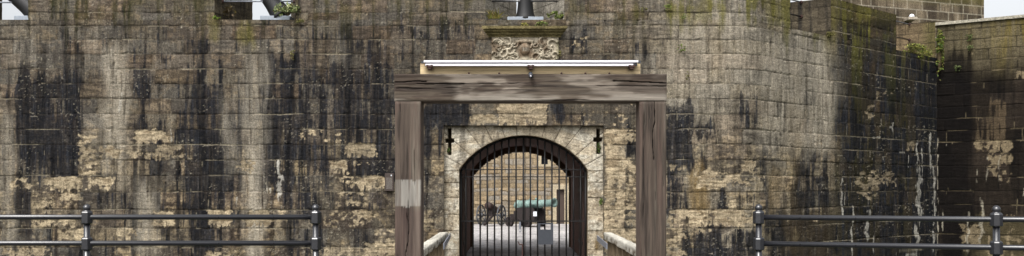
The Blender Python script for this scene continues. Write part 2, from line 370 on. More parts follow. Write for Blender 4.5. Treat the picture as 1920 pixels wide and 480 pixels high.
    for (x0, x1, y0, y1, a) in ((146, 182, 252, 330, .75), (182, 236, 271, 300, .7), (236, 350, 285, 300, .95), (250, 312, 243, 271, .95), (290, 345, 271, 300, .9), (78, 160, 331, 360, .75), (160, 215, 331, 360, .8), (20, 75, 331, 360, .5),
            (60, 105, 360, 393, .5), (108, 160, 362, 392, .6), (0, 30, 395, 425, .5), (65, 140, 410, 428, .75), (105, 160, 428, 464, .7), (236, 256, 428, 450, .9), (283, 330, 395, 428, .75), (390, 436, 393, 428, 1.0), (386, 392, 360, 380, .9),
            (462, 508, 393, 428, .9), (510, 560, 393, 405, .5), (600, 640, 236, 268, .45), (560, 600, 240, 262, .4), (648, 706, 268, 298, 1.15), (615, 652, 300, 330, .9), (652, 722, 329, 358, .8), (620, 652, 329, 345, .7), (655, 700, 300, 312, .5),
            (625, 700, 360, 393, .5), (600, 700, 393, 428, .55), (596, 612, 330, 350, .5), (680, 745, 455, 500, 1.0), (700, 745, 430, 455, .7), (0, 100, 455, 500, .6), (380, 440, 470, 500, .6), (436, 480, 300, 329, .6),
            (935, 1027, 190, 236, 1.3), (880, 935, 214, 236, .95), (1132, 1200, 240, 271, .8), (1132, 1175, 271, 500, .95), (1170, 1200, 290, 500, .75), (1060, 1110, 66, 100, .12), (1080, 1200, 190, 236, .15),
            (1250, 1290, 308, 322, .7), (1300, 1415, 320, 356, .6), (1380, 1420, 300, 330, .7), (1250, 1420, 392, 428, .7), (1362, 1380, 372, 392, 1.0), (1250, 1290, 428, 500, .6), (1290, 1340, 428, 440, .8), (1470, 1560, 405, 416, .6), (1420, 1440, 290, 340, .4),
            (1618, 1640, 195, 225, .5), (1700, 1716, 262, 285, 1.2), (1640, 1680, 170, 190, .4), (1600, 1680, 320, 350, .5), (1610, 1650, 330, 380, .4)):
        fl = np.maximum(fl, c.flake(x0, x1, y0, y1, a))
    fc = G(180, 164, 136) * (0.66 + .42 * r3)[..., None]
    fc = mixc(fc * (.6 + .75 * c.fn)[..., None], G(118, 102, 80), ss(.55, .68, lamn) * .7)
    C = mixc(C, fc, fl * (.62 + .33 * ss(.35, .6, c.pn)) * (1 - far * .35))
    thin2 = ss(.56, .68, fbm(px / 3, py / 60, 303, 4)); C = mixc(C, G(70, 62, 54), thin2 * .3 * (1 - gate * .6))
    dr = np.zeros_like(blk)
    for (x0, x1, y0, y1) in ((1713, 1727, 285, 500), (515, 529, 296, 380), (497, 503, 345, 368), (503, 508, 352, 364), (318, 328, 240, 270), (222, 230, 170, 215), (440, 446, 368, 392), (1716, 1724, 262, 500), (1742, 1748, 242, 330), (1746, 1754, 300, 500), (1727, 1731, 275, 355), (1621, 1630, 388, 460),
            (1594, 1600, 380, 500), (1574, 1580, 330, 420), (1582, 1585, 320, 400), (1668, 1680, 236, 241), (1673, 1677, 228, 252), (1635, 1660, 256, 260), (1684, 1702, 284, 288), (1702, 1705, 288, 320), (1636, 1640, 440, 480), (1680, 1720, 476, 482)):
        dr = np.maximum(dr, c.drip(x0, x1, y0, y1))
    C = mixc(C, WHITE, dr * .62)
    # joints: dark shadowed slots, pale where lime has washed out
    jw = .005 + .009 * c.fn; jv = ss(.3, .62, fbm(px / 60, py / 12, 97, 3)) * np.where(dz <= d + 1e-4, 1.0, .75)
    j = 1 - ss(jw * .55, jw * 1.25, d)
    pal = ss(.55, .66, fbm(px / 45, py / 18, 91, 3) + far * .1 + fac * .04)
    C = mixc(C, G(42, 37, 32), j * .58 * jv * (1 - pal)); C = mixc(C, G(164, 154, 132), j * .6 * pal * jv)
    # relief in metres, outwards
    er = np.clip(fl * .8 + low * .35 * right + .12, 0, 1)
    lam = fbm(u * 3.2, z * 26, 33, 4)
    h = (r2 - .5) * .009 - (.003 + .010 * jv) * (1 - ss(0, jw * 1.5, d)) - .012 * ss(.5, .72, fbm(u * 9, z * 9, 21, 3)) * (1 - ss(.01, .05, d))
    h = h - fl * .010 + (c.fn - .5) * .018 * er + (lam - .5) * .022 * er + (c.pn - .5) * .01 + dr * .006
    return C, h

def axis(lo, hi, step, stops=()):
    pts = sorted({lo, hi, *[s for s in stops if lo < s < hi]}); out = []
    for a, b in zip(pts[:-1], pts[1:]):
        n = max(1, int(round((b - a) / step))); out += list(np.linspace(a, b, n + 1)[:-1])
    return np.array(out + [hi])
STEP = 0.0135
def wall_grid(mb, us, zs, mask=None):
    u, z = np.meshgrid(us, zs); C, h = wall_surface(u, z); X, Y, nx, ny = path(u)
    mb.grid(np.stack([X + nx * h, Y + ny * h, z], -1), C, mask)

# gate surround measurements
GX0, GX1, GZ = uf(832), uf(1132), zc(235); REC = 0.13
AX, AHW, SPR, CRN = uf(981.5), 121.5 / F * 17.5, zc(318), zc(253)
rise = CRN - SPR; AR = (AHW ** 2 + rise ** 2) / (2 * rise); ACZ = CRN - AR
def arch_pts(n=40, hw=AHW, z0=-0.3, dz=0.0, sc=1.0):
    a = math.asin(min(1, AHW / AR)); pts = [(AX - hw, z0)]
    for k in range(n + 1):
        t = -a + 2 * a * k / n; pts.append((AX + AR * math.sin(t) * hw / AHW, ACZ + AR * math.cos(t) + dz))
    return pts + [(AX + hw, z0)]

fort = empty('fort_wall', (0, 17.5, 0), 0, 'long blackened ashlar castle wall with embrasures, bending back right of the gate', 'castle wall')
inv = Matrix.Translation((0, -17.5, 0))
def under(o, p):
    o.parent = p; o.matrix_parent_inverse = p.matrix_world.inverted() if p.matrix_world != Matrix() else Matrix.Translation(-p.location)
    return o
def adopt(o, root):
    "keep the mesh where it was modelled in world metres, parented to its thing"
    me = o.data; me.transform(Matrix.Rotation(-root.rotation_euler.z, 4, 'Z') @ Matrix.Translation(-root.location)); o.parent = root; return o

mb = MB()
us = axis(-13.5, UC, STEP, (GX0, GX1)); zs = np.concatenate([axis(-3, 0.1, .06)[:-1], axis(0.1, SILL, STEP, (GZ,))])
uc = (us[:-1] + us[1:]) / 2; zcn = (zs[:-1] + zs[1:]) / 2
mask = ~((zcn[:, None] < GZ) & (zcn[:, None] > -.3) & (uc[None] > GX0) & (uc[None] < GX1))
mask[zcn < -.3] = True
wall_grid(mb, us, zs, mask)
# return faces of the recess
for ux in (GX0, GX1):
    zz, dd = np.meshgrid(axis(-.3, GZ, .02), np.linspace(-.005, REC + .03, 6)); C, h = wall_surface(np.full_like(zz, ux), zz)
    mb.grid(np.stack([np.full_like(zz, ux), 17.5 + dd, zz], -1), C)
xx, dd = np.meshgrid(axis(GX0, GX1, .02), np.linspace(-.005, REC + .03, 6)); C, h = wall_surface(xx, np.full_like(xx, GZ + .01))
mb.grid(np.stack([xx, 17.5 + dd, np.full_like(xx, GZ)], -1), C)
# embrasure sills
for (a, b) in EMB:
    x, y, nx, ny = path(np.linspace(a, b, 60)); t = np.linspace(0, 1, 30)[:, None]
    xb, yb, _, _ = path(np.linspace(a, b, 60), THK)
    P = np.stack([x * (1 - t) + xb * t, y * (1 - t) + yb * t, np.full((30, 60), SILL)], -1)
    P[..., 2] += (vn(P[..., 0] * 9, P[..., 1] * 9, 4) - .5) * .02 * (t > 0)
    mb.grid(P, np.broadcast_to(G(110, 104, 84), P.shape))
adopt(mb.build('wall_face', M_stone), fort)

# merlons, splayed towards the outside
sp = .4
ends = [-13.5] + [e for ab in EMB for e in ab]
for k in range(0, len(ends) - 1, 2):
    a, b = ends[k], ends[k + 1]; mb = MB()
    us_ = axis(a, b, STEP); zs_ = axis(SILL, TOP, STEP); wall_grid(mb, us_, zs_)
    sp_k = lambda e: .62 if abs(e - EMB[2][0]) < .01 or abs(e - EMB[2][1]) < .01 else sp
    ba, bb = (a - (sp_k(a) if k else 0)), (b + (sp_k(b) if b < UC - .1 else 0))
    for (fu, bu, sgn) in ((a, ba, 1), (b, bb, -1)):
        x0, y0, _, _ = path(fu); x1, y1, _, _ = path(bu, THK)
        L = math.hypot(x1 - x0, y1 - y0); t, z = np.meshgrid(axis(0, L, .02), axis(SILL - .02, TOP, .02))
        ci, bi, d, _ = masonry(t + k * 3 + sgn, z, CRS, 40 + k, .4, .8); r = hsh(ci, bi, 7)
        n = fbm(t * 4, z * 12, 61 + k, 4); st = fbm(t * 9, z * .9, 77 + k + sgn, 4)
        C = G(92, 84, 70) * (.55 + .6 * r)[..., None] * (.6 + .8 * n)[..., None]
        if 3 <= k and sgn < 0: C = C
        if k >= 5: C = C * .8
        if abs(fu - EMB[2][0]) < .01 or abs(fu - EMB[2][1]) < .01: C = G(150, 144, 132) * (.6 + .7 * n)[..., None]; st = st * .75
        C = mixc(C, BLACK, ss(.45, .7, st) * .7); C = mixc(C, G(40, 36, 30), (1 - ss(.004, .014, d)) * .7)
        mb.grid(np.stack([x0 + (x1 - x0) * t / L + (n - .5) * .02, y0 + (y1 - y0) * t / L, z], -1), C)
    m = 12; uu = np.linspace(a, b, m); xb, yb, _, _ = path(np.linspace(ba, bb, m), THK); xf, yf, _, _ = path(uu)
    t = np.linspace(0, 1, 8)[:, None]
    mb.grid(np.stack([xf * (1 - t) + xb * t, yf * (1 - t) + yb * t, np.full((8, m), TOP)], -1), np.broadcast_to(MOSS, (8, m, 3)))
    zz = np.linspace(4.4, TOP, 6)[:, None]
    mb.grid(np.stack([np.broadcast_to(xb, (6, m)), np.broadcast_to(yb, (6, m)), np.broadcast_to(zz, (6, m))], -1), np.broadcast_to(GREY, (6, m, 3)))
    adopt(mb.build('merlon', M_stone), fort)

# last cheek of the end embrasure, against the flank wall
mb = MB(); x0, y0, _, _ = path(UC - .02, .03); x1, y1, _, _ = path(UC - .5, THK + .5); L = math.hypot(x1 - x0, y1 - y0); HT = EYE + 307 / F * float(y0) + .05
t, z = np.meshgrid(axis(0, L, .015), axis(SILL - .05, HT, .015)); ci, bi, d, _ = masonry(t + 9, z, CRS, 77, .5, 1.0); r = hsh(ci, bi, 7)
n = fbm(t * 2.5, z * 14, 68, 4); st = fbm(t * 9, z * .9, 78, 4); C = G(124, 108, 84) * (.7 + .4 * r)[..., None] * (.5 + 1.0 * n)[..., None]
C = mixc(C, G(60, 52, 42), ss(.5, .7, st) * .6); C = mixc(C, G(84, 82, 46), (1 - ss(.1, .45, t)) * .6); C = mixc(C, G(36, 32, 28), (1 - ss(.004, .014, d)) * .7)
mb.grid(np.stack([x0 + (x1 - x0) * t / L + (n - .5) * .03, y0 + (y1 - y0) * t / L, z], -1), C)
tx = np.array([[x0, y0], [x1, y1]]); mb.poly([(x0, y0, HT), (x1, y1, HT), (x1 + .9, y1 + .5, HT), (x0 + .05, y0 + .9, HT)], G(120, 112, 92))
adopt(mb.build('embrasure_cheek', M_stone), fort)

# wall walk and the courtyard face of the rampart
BK = 6.0
mb = MB(); uu = np.linspace(-13.5, UC, 60); t = np.linspace(0, 1, 8)[:, None]
x0, y0, _, _ = path(uu, THK * .8); x1, y1, _, _ = path(uu); y1 = y1 + BK
mb.grid(np.stack([x0 * (1 - t) + x1 * t, y0 * (1 - t) + y1 * t, np.full((8, 60), 4.6)], -1), np.broadcast_to(GREY, (8, 60, 3)))
adopt(mb.build('wall_walk', M_turf), fort)
top_at = lambda x: np.where(np.abs(x - AX) < AHW, ACZ + np.sqrt(np.maximum(AR ** 2 - (x - AX) ** 2, 0)), -99)
mb = MB(); uu = axis(-13.5, UC, .05, (AX - AHW, AX + AHW)); zz = axis(-3, 4.6, .05, (0, SPR - .12))
u, z = np.meshgrid(uu, zz); uc = (uu[:-1] + uu[1:]) / 2; zcn = (zz[:-1] + zz[1:]) / 2; UCc, ZCc = np.meshgrid(uc, zcn)
rz = ACZ - .12; rad = np.hypot(u - AX, z - rz); ins = (np.abs(u - AX) < AHW - 1e-4) & (z < top_at(u) - .12) & (z > SPR - .125)
us2 = np.where(ins, AX + (u - AX) * AR / np.maximum(rad, 1e-3), u); zs2 = np.where(ins, rz + (z - rz) * AR / np.maximum(rad, 1e-3), z)
x1, y1, _, _ = path(us2); y1 = y1 + BK
mb.grid(np.stack([x1, y1, zs2], -1), np.broadcast_to(G(120, 100, 80), u.shape + (3,)), (ZCc > top_at(UCc) - .12) | (ZCc < 0))
adopt(mb.build('courtyard_face', M_stone), fort)

# gate surround: pale recessed panel with arch stones and cross slits
def surround():
    SL = [(uf(838.5), uf(845.5), uf(833.5), uf(850.5), zc(290), zc(239), zc(267), zc(259)),
          (uf(1119.5), uf(1126.5), uf(1114), uf(1132.5) - .015, zc(288), zc(240), zc(265), zc(257))]
    e = .003; xs = []; zst = []
    for s in SL:
        for v in s[:4]: xs += [v - e, v + e]
        for v in s[4:]: zst += [v - e, v + e]
    us = axis(GX0 - .01, GX1 + .01, .0125, [AX - AHW, AX + AHW] + xs); zs = axis(-.3, GZ + .01, .0125, [SPR] + zst)
    u, z = np.meshgrid(us, zs)
    inside = lambda uu, zz: (np.abs(uu - AX) < AHW - 1e-4) & (zz < top_at(uu) - 1e-4)
    uc, zcn = np.meshgrid((us[:-1] + us[1:]) / 2, (zs[:-1] + zs[1:]) / 2); keep = ~inside(uc, zcn)
    px = 960 + u / 17.5 * F; py = 350 - (z - EYE) / 17.5 * F
    # joints: radial above the springing, level below
    ang = np.arctan2(u - AX, z - (ACZ + .25)); rad = np.hypot(u - AX, z - ACZ)
    above = z > SPR - .02
    nv = 13; a0 = 1.25; k = np.floor((ang + a0) / (2 * a0) * nv); fr = ((ang + a0) / (2 * a0) * nv) % 1
    dj = np.minimum(fr, 1 - fr) * (2 * a0 / nv) * np.maximum(rad, .5)
    cb = np.array([-.4, -.05, .35, .72, 1.05, 1.38, 1.68, SPR - .02, 9]); ci = np.clip(np.searchsorted(cb, z) - 1, 0, 7)
    dl = np.minimum(np.abs(z - cb[ci]), np.abs(cb[ci + 1] - z)); dj = np.where(above, dj, dl)
    bid = np.where(above, k + 40, ci + 20 * (u > AX)); r = hsh(bid, bid * 3, 5); r2 = hsh(bid, bid * 5, 9)
    pn = fbm(u * 4, z * 4, 5, 5); fn = fbm(u * 16, z * 22, 6, 4); tool = fbm((u * np.cos(ang) - z * np.sin(ang)) * 5, (u * np.sin(ang) + z * np.cos(ang)) * 38, 8, 4)
    C = G(182, 170, 148) * (.84 + .3 * r)[..., None] * (.75 + .5 * pn)[..., None]
    C = mixc(C, G(198, 193, 178), ss(.45, .65, fbm(u * 3, z * 5, 15, 4)) * .7)
    C = mixc(C, G(112, 94, 70), ss(.5, .68, fn) * (.5 - .35 * above))
    C = mixc(C, G(70, 62, 54), ss(.55, .7, fbm(u * 7, z * 2.2, 18, 4)) * .55 * (1 - .4 * (u > AX)))
    C = mixc(C, G(66, 58, 30), ss(GZ - .1, GZ, z) * ss(.35, .6, fbm(u * 5, z * 5, 19)) * .7)
    C = mixc(C, OCHRE, ss(.12, .0, np.hypot((px - 1120) / 60., (py - 462) / 160.)) * .8)
    jj = 1 - ss(.004, .013, dj); C = mixc(C, G(64, 54, 42), jj * .8)
    rim = 1 - ss(.0, .05, np.abs(z - top_at(u))); C = mixc(C, G(84, 74, 60), np.where(np.abs(u - AX) < AHW, rim, 0) * .5)
    h = -.008 * jj + (r2 - .5) * .01 + (tool - .5) * .016 * above + (fn - .5) * .03 * ss(.4, .6, pn) * (1 - .6 * above) + (fbm(u * 12, z * 9, 23, 4) - .5) * .035 * (~above)
    hole = np.zeros_like(u, bool)
    for s in SL: hole |= ((u > s[0]) & (u < s[1]) & (z > s[4]) & (z < s[5])) | ((u > s[2]) & (u < s[3]) & (z > s[6]) & (z < s[7]))
    h = np.where(hole, -.30, h); C = np.where(hole[..., None], G(70, 62, 50), C)
    # snap the ragged edge onto the arch
    ins = inside(u, z); ab = z > SPR - .005
    rr = np.maximum(rad, 1e-3); us2 = np.where(ins & ab, AX + (u - AX) * AR / rr, u); zs2 = np.where(ins & ab, ACZ + (z - ACZ) * AR / rr, z)
    h = np.where(ins, 0, h)
    mb = MB(); mb.grid(np.stack([us2, 17.5 + REC - h, zs2], -1), C, keep)
    # stone reveal of the arch
    ap = arch_pts(48); n = len(ap); P = np.zeros((8, n, 3)); t = np.linspace(-.004, .26, 8)
    for i, (x, z_) in enumerate(ap):
        P[:, i, 0] = x; P[:, i, 2] = z_; P[:, i, 1] = 17.5 + REC + t
    mb.grid(P, np.broadcast_to(G(150, 136, 112), P.shape))
    adopt(mb.build('gate_surround', M_stone), fort)
surround()

# vaulted passage
mb = MB(); ap = arch_pts(40, AHW + .05, 0.0, .05); n = len(ap); t = np.linspace(17.5 + REC + .26, 17.5 + BK, 60)
P = np.zeros((60, n, 3))
for i, (x, z_) in enumerate(ap): P[:, i, 0] = x; P[:, i, 2] = z_; P[:, i, 1] = t
P[..., 0] += (fbm(P[..., 1] * 3, P[..., 2] * 6, 3) - .5) * .02
mb.grid(P, np.broadcast_to(G(80, 50, 40), P.shape))
adopt(mb.build('gate_passage', M_brick), fort)

# cornice over the carving
bm = bmesh.new()
prof = [(0, 52), (.20, 52), (.20, 57), (.16, 58), (.15, 61), (.10, 63), (.09, 66), (.05, 67), (.04, 70.5), (0, 70.5)]
xa, xb = uf(904), uf(1063); rng = random.Random(4)
secs = []
for i in range(41):
    f = i / 40; ring = []
    for (o, p) in prof:
        cx = (xa + xb) / 2; half = (xb - xa) / 2 - (.20 - o) * .75
        ring.append(bm.verts.new((cx + (f * 2 - 1) * half, 17.49 - o + rng.uniform(-.004, .004), zc(p) + rng.uniform(-.004, .004))))
    secs.append(ring)
for a, b in zip(secs[:-1], secs[1:]):
    for j in range(len(prof) - 1): bm.faces.new((a[j], a[j + 1], b[j + 1], b[j]))
bm.faces.new(secs[0]); bm.faces.new(secs[-1])
def colour_mesh(o, fn):
    me = o.data; v = np.zeros(len(me.vertices) * 3, np.float32); me.vertices.foreach_get('co', v); v = v.reshape(-1, 3)
    ca = me.color_attributes.new('Col', 'FLOAT_COLOR', 'POINT'); c = fn(v)
    ca.data.foreach_set('color', np.concatenate([c, np.ones((len(c), 1))], 1).astype(np.float32).ravel()); return o
o = bm_obj('cornice', bm, M_stone, None)
colour_mesh(o, lambda v: G(118, 108, 76) * (.65 + .7 * vn(v[:, 0] * 7, v[:, 2] * 5, 3))[:, None])
adopt(o, fort)

# carved coat of arms: helm in the middle, leafy mantling either side
def relief():
    x0, x1, z0, z1 = uf(922), uf(1047), zc(160), zc(71); u, z = np.meshgrid(axis(x0, x1, .006), axis(z0, z1, .006))
    cx = (x0 + x1) / 2; h = np.zeros_like(u); hz = zc(94)
    rng = random.Random(12)
    def stroke(pts, w, hh):
        nonlocal h
        P = np.array(pts)
        for (ax_, az_), (bx_, bz_) in zip(P[:-1], P[1:]):
            dx, dz = bx_ - ax_, bz_ - az_; L = dx * dx + dz * dz + 1e-9
            t = np.clip(((u - ax_) * dx + (z - az_) * dz) / L, 0, 1); d = np.hypot(u - ax_ - t * dx, z - az_ - t * dz)
            h = np.maximum(h, hh * np.sqrt(np.maximum(0, 1 - (d / w) ** 2)))
    def curl(cx_, cz_, r, a0, turns, w, sgn, hh=.05):
        pts = []
        for k in range(22):
            f = k / 21; a = a0 + sgn * turns * 2 * math.pi * f; rr = r * (1 - .78 * f); pts.append((cx_ + rr * math.cos(a), cz_ + rr * math.sin(a)))
        stroke(pts, w, hh)
    for s in (-1, 1):
        for (dx, dz, r, a0, w) in ((.22, .10, .09, 2.4, .022), (.36, .15, .11, 1.2, .026), (.52, .10, .12, .4, .028), (.30, -.02, .10, 3.2, .026), (.46, -.08, .13, 2.0, .03), (.58, -.12, .09, .2, .022), (.2, -.16, .1, 1.0, .026),
                                  (.38, -.24, .12, 2.6, .028), (.55, -.32, .11, .8, .025), (.25, -.38, .11, 2.0, .026), (.42, -.46, .12, 1.4, .028)):
            curl(cx + s * dx + rng.uniform(-.012, .012), hz + dz + rng.uniform(-.01, .01), r, a0 if s > 0 else math.pi - a0, .75, w, s)
        for k in range(26):
            a = rng.uniform(0, 6.28); px_, pz_ = cx + s * rng.uniform(.18, .58), hz + rng.uniform(-.3, .18)
            stroke([(px_, pz_), (px_ + .07 * math.cos(a), pz_ + .07 * math.sin(a)), (px_ + .11 * math.cos(a + .5), pz_ + .11 * math.sin(a + .5))], rng.uniform(.012, .02), rng.uniform(.025, .06))
    d = np.hypot((u - cx) / .10, (z - hz - .02) / .14); h = np.maximum(h, .075 * np.sqrt(np.maximum(0, 1 - d * d)))      # helm
    d = np.hypot((u - cx) / .17, (z - hz - .16) / .05); h = np.maximum(h, .07 * np.sqrt(np.maximum(0, 1 - d * d)))       # wreath
    for k in range(5):
        xx = cx + (k - 2) * .028; h -= .04 * (np.abs(u - xx - .014) < .006) * (np.abs(z - hz + .0) < .035)               # grille
    d = np.maximum(np.abs(u - cx) / .16, np.abs(z - hz + .38) / .2); h = np.maximum(h, .05 * (d < 1))                    # shield
    fn = fbm(u * 18, z * 18, 3, 4); h = h + (fn - .5) * .014
    C = G(182, 172, 152) * (.7 + .5 * fbm(u * 6, z * 6, 5, 4))[..., None]
    C = mixc(C, G(96, 76, 56), ss(.5, .72, fbm(u * 5, z * 5, 6, 4)) * .75)
    C = mixc(C, G(92, 92, 50), ss(x1 - .09, x1, u) * ss(.4, .6, fn) * .7)
    C = mixc(C, G(116, 84, 62), (1 - ss(.08, .24, np.hypot(u - cx, (z - hz - .05)))) * .35)
    C = np.where(((np.abs(z - hz) < .035) & (np.abs(u - cx) < .07) & (((u - cx + .07) % .028) > .012))[..., None], G(200, 192, 175), C)
    C = mixc(C, G(84, 74, 60), ss(.5, .62, fbm(u * 30, z * 30, 16, 3)) * .35)
    mb = MB(); mb.grid(np.stack([u, 17.455 - h, z], -1), C)
    for (a, b, c_, d_) in ((x0, x0, z0, z1), (x1, x1, z0, z1)): mb.poly([(a, 17.455, c_), (a, 17.52, c_), (a, 17.52, d_), (a, 17.455, d_)], G(150, 140, 120))
    mb.poly([(x0, 17.455, z1), (x1, 17.455, z1), (x1, 17.52, z1), (x0, 17.52, z1)], G(150, 140, 120))
    mb.poly([(x0, 17.455, z0), (x1, 17.455, z0), (x1, 17.52, z0), (x0, 17.52, z0)], G(150, 140, 120))
    adopt(mb.build('carved_relief', M_relief), fort)
relief()

# ------------------------------------------------------------------ flank wall on the right
CX, CY = [float(v) for v in path(UC)[:2]]; FD = Vector((1.53, -1, 0)).normalized(); FN = Vector((-FD.y, FD.x, 0)) * -1  # outward normal, towards the camera
flank = empty('flank_wall', (CX, CY, 0), 0, 'dark wet ashlar wall with pale flat coping closing the right corner', 'castle wall')
FTOP = EYE + 307 / F * CY
def flank_surface(t, z):
    X = CX + FD.x * t; Y = CY + FD.y * t; px = 960 + X / Y * F; py = 350 - (z - EYE) * F / Y
    ci, bi, d, _ = masonry(t + 50, z, CRS, 23, .5, 1.15); c = Chart(px, py, 31); r1 = hsh(ci, bi, 11); r2 = hsh(ci, bi, 12); r3 = hsh(ci, bi, 13)
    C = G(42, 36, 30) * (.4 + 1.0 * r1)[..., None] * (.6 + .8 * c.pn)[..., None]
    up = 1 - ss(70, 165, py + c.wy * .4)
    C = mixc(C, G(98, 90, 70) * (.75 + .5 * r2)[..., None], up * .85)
    C = mixc(C, G(104, 92, 44), np.clip(up * ss(.45, .65, c.sn) * .6 * (.3 + ss(1840, 1900, px)), 0, .8))
    C = mixc(C, G(84, 72, 56), ss(.6, .8, c.soft(1815, 1885, 190, 275, 10, 10) * .7 + r3 * .45 + (c.sn - .5) * .9 + (c.sn3 - .5) * .6 - .1) * .8)
    C = C * (.75 + .5 * c.sn3)[..., None]
    C = mixc(C, G(82, 74, 54), ss(.55, .7, c.soft(1800, 1960, 405, 500, 14, 12) * .55 + c.pn * .4) * .7)
    blk = np.maximum.reduce([c.soft(1750, 1825, 90, 500, 30, 50) * 1.3, c.soft(1800, 1850, 250, 500, 12, 20) * .7, c.soft(1830, 1930, 120, 200, 12, 20) * .6, c.soft(1890, 2000, 230, 400, 12, 20) * .7, c.soft(1757, 1800, 50, 100) * .6])
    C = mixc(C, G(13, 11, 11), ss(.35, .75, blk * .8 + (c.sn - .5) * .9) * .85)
    fl = np.zeros_like(px)
    for (x0, x1, y0, y1, a) in ((1828, 1900, 262, 282, .62), (1840, 1870, 280, 320, .45), (1870, 1900, 284, 312, .5), (1858, 1876, 300, 345, .6), (1848, 1896, 318, 350, .5), (1905, 1935, 134, 148, 1.2), (1800, 1850, 96, 100, .9), (1800, 1840, 420, 470, .7), (1850, 1960, 440, 500, .5), (1884, 1905, 400, 440, .6)):
        fl = np.maximum(fl, c.flake(x0, x1, y0, y1, a, 6))
    C = mixc(C, G(134, 120, 96) * (.5 + .9 * c.fn)[..., None], fl * .7)
    dr = np.zeros_like(px)
    for (x0, x1, y0, y1) in ((1835, 1845, 370, 470), (1869, 1880, 280, 352), (1848, 1853, 290, 345), (1830, 1834, 310, 350), (1811, 1818, 395, 480), (1766, 1769, 380, 440), (1756, 1760, 240, 500), (1773, 1776, 270, 275), (1919, 1925, 350, 380)):
        dr = np.maximum(dr, c.drip(x0, x1, y0, y1))
    C = mixc(C, G(180, 172, 154), dr * .6)
    jw = .008 + .005 * c.fn; j = 1 - ss(jw * .5, jw * 1.3, d); pal = ss(.58, .68, fbm(px / 40, py / 20, 95, 3))
    C = mixc(C, G(22, 19, 17), j * .7 * (1 - pal)); C = mixc(C, G(128, 116, 92), j * .5 * pal)
    h = (r2 - .5) * .014 - .014 * (1 - ss(0, jw * 1.6, d)) + (c.pn - .5) * .014 - fl * .006 + (fbm(t * 3, z * 24, 5, 4) - .5) * .012
    return C, h, X, Y
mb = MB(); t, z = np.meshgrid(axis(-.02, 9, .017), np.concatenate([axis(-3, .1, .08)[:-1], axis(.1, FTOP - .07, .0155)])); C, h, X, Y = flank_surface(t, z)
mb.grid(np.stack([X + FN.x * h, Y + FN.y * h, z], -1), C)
b_ = 1.2
def fp(t, o, z): return (CX + FD.x * t - FN.x * o, CY + FD.y * t - FN.y * o, z)
mb.poly([fp(0, b_, -3), fp(9, b_, -3), fp(9, b_, FTOP - .07), fp(0, b_, FTOP - .07)], GREY); mb.poly([fp(9, 0, -3), fp(9, b_, -3), fp(9, b_, FTOP - .07), fp(9, 0, FTOP - .07)], GREY)
adopt(mb.build('wall_face', M_stone), flank)
mb = MB(); rs = np.random.RandomState(3); t0 = -.04
while t0 < 9:
    t1 = t0 + .7 + rs.rand() * .5; o0 = -.05 - rs.rand() * .015; zt = FTOP + rs.rand() * .012; c = G(172, 166, 150) * (.8 + .3 * rs.rand())
    A = [fp(t0 + .006, o0, FTOP - .07), fp(t1 - .006, o0, FTOP - .07), fp(t1 - .006, b_ + .05, FTOP - .07), fp(t0 + .006, b_ + .05, FTOP - .07)]; B = [(p[0], p[1], zt) for p in A]
    for q in ((A[0], A[1], B[1], B[0]), (A[1], A[2], B[2], B[1]), (A[2], A[3], B[3], B[2]), (A[3], A[0], B[0], B[3]), tuple(B), tuple(A[::-1])): mb.poly(q, c)
    t0 = t1
adopt(mb.build('coping', M_stone), flank)

# ------------------------------------------------------------------ keep behind the rampart
KD = Vector((-2.9, -1, 0)).normalized(); KX, KY = (1845 - 960) / F * 31, 31.0; KTOP = EYE + 352 / F * 31
keep = empty('castle_keep', (KX, KY, 0), 0, 'square grey brown stone keep rising behind the rampart at top right', 'keep')
mb = MB(); t, z = np.meshgrid(axis(0, 6.4, .03), axis(-.2, KTOP, .03))
kc = [-.2 + .3 * k for k in range(34)]
ci, bi, d, _ = masonry(t, z, kc, 51, .4, .95, .008); r = hsh(ci, bi, 3); n = fbm(t * 3, z * 3, 9, 4); st = fbm(t * 5, z * .5, 12, 4)
C = G(122, 110, 92) * (.5 + .85 * r)[..., None] * (.6 + .8 * n)[..., None]; C = mixc(C, G(60, 52, 44), ss(.48, .66, st) * .7)
C = mixc(C, MOSS, ss(KTOP - .5, KTOP, z) * .5); C = mixc(C, G(176, 168, 150), (1 - ss(.008, .022, d)) * .7)
mb.grid(np.stack([KX + KD.x * t, KY + KD.y * t, z], -1), C)
t2, z2 = np.meshgrid(axis(0, 9, .06), axis(-.2, KTOP, .06)); KB = Vector((.35, 1, 0)).normalized()
ci, bi, d, _ = masonry(t2, z2, kc, 52, .4, .95, .008); r = hsh(ci, bi, 3)
mb.grid(np.stack([KX + KB.x * t2, KY + KB.y * t2, z2], -1), G(122, 108, 88) * (.6 + .7 * r)[..., None])
E_ = Vector((KX, KY, 0)) + KD * 6.4
mb.poly([(KX, KY, KTOP), (E_.x, E_.y, KTOP), (E_.x + KB.x * 9, E_.y + KB.y * 9, KTOP), (KX + KB.x * 9, KY + KB.y * 9, KTOP)], GREY)
mb.poly([(E_.x, E_.y, -.2), (E_.x, E_.y, KTOP), (E_.x + KB.x * 9, E_.y + KB.y * 9, KTOP), (E_.x + KB.x * 9, E_.y + KB.y * 9, -.2)], GREY)
adopt(mb.build('keep_wall', M_stone), keep)

# round white lamp seen over the merlon
kk = (1697 - 960) / F; tt = (kk * KY - KX) / (KD.x - kk * KD.y); LY = KY + KD.y * tt
lp = Vector((KX + KD.x * tt, LY, EYE + (350 - 36.5) / F * LY)) + Vector((.1, -.28, 0))
lamp = empty('bulkhead_lamp', lp, 0, 'small white domed lamp with pale base on the keep wall, top right', 'lamp')
bm = bmesh.new(); lathe(bm, [(0, .085), (.04, .085), (.07, .07), (.1, .04), (.11, .01)], (0, 0, .02), (0, 0, 1)); bm_obj('dome', bm, M_paper, lamp, True)
bm = bmesh.new(); bx(bm, -.15, .15, -.1, .34, -.07, .019); bm_obj('lamp_base', bm, plain('cream_paint', (160, 150, 134), .7), lamp, bevel=.01)

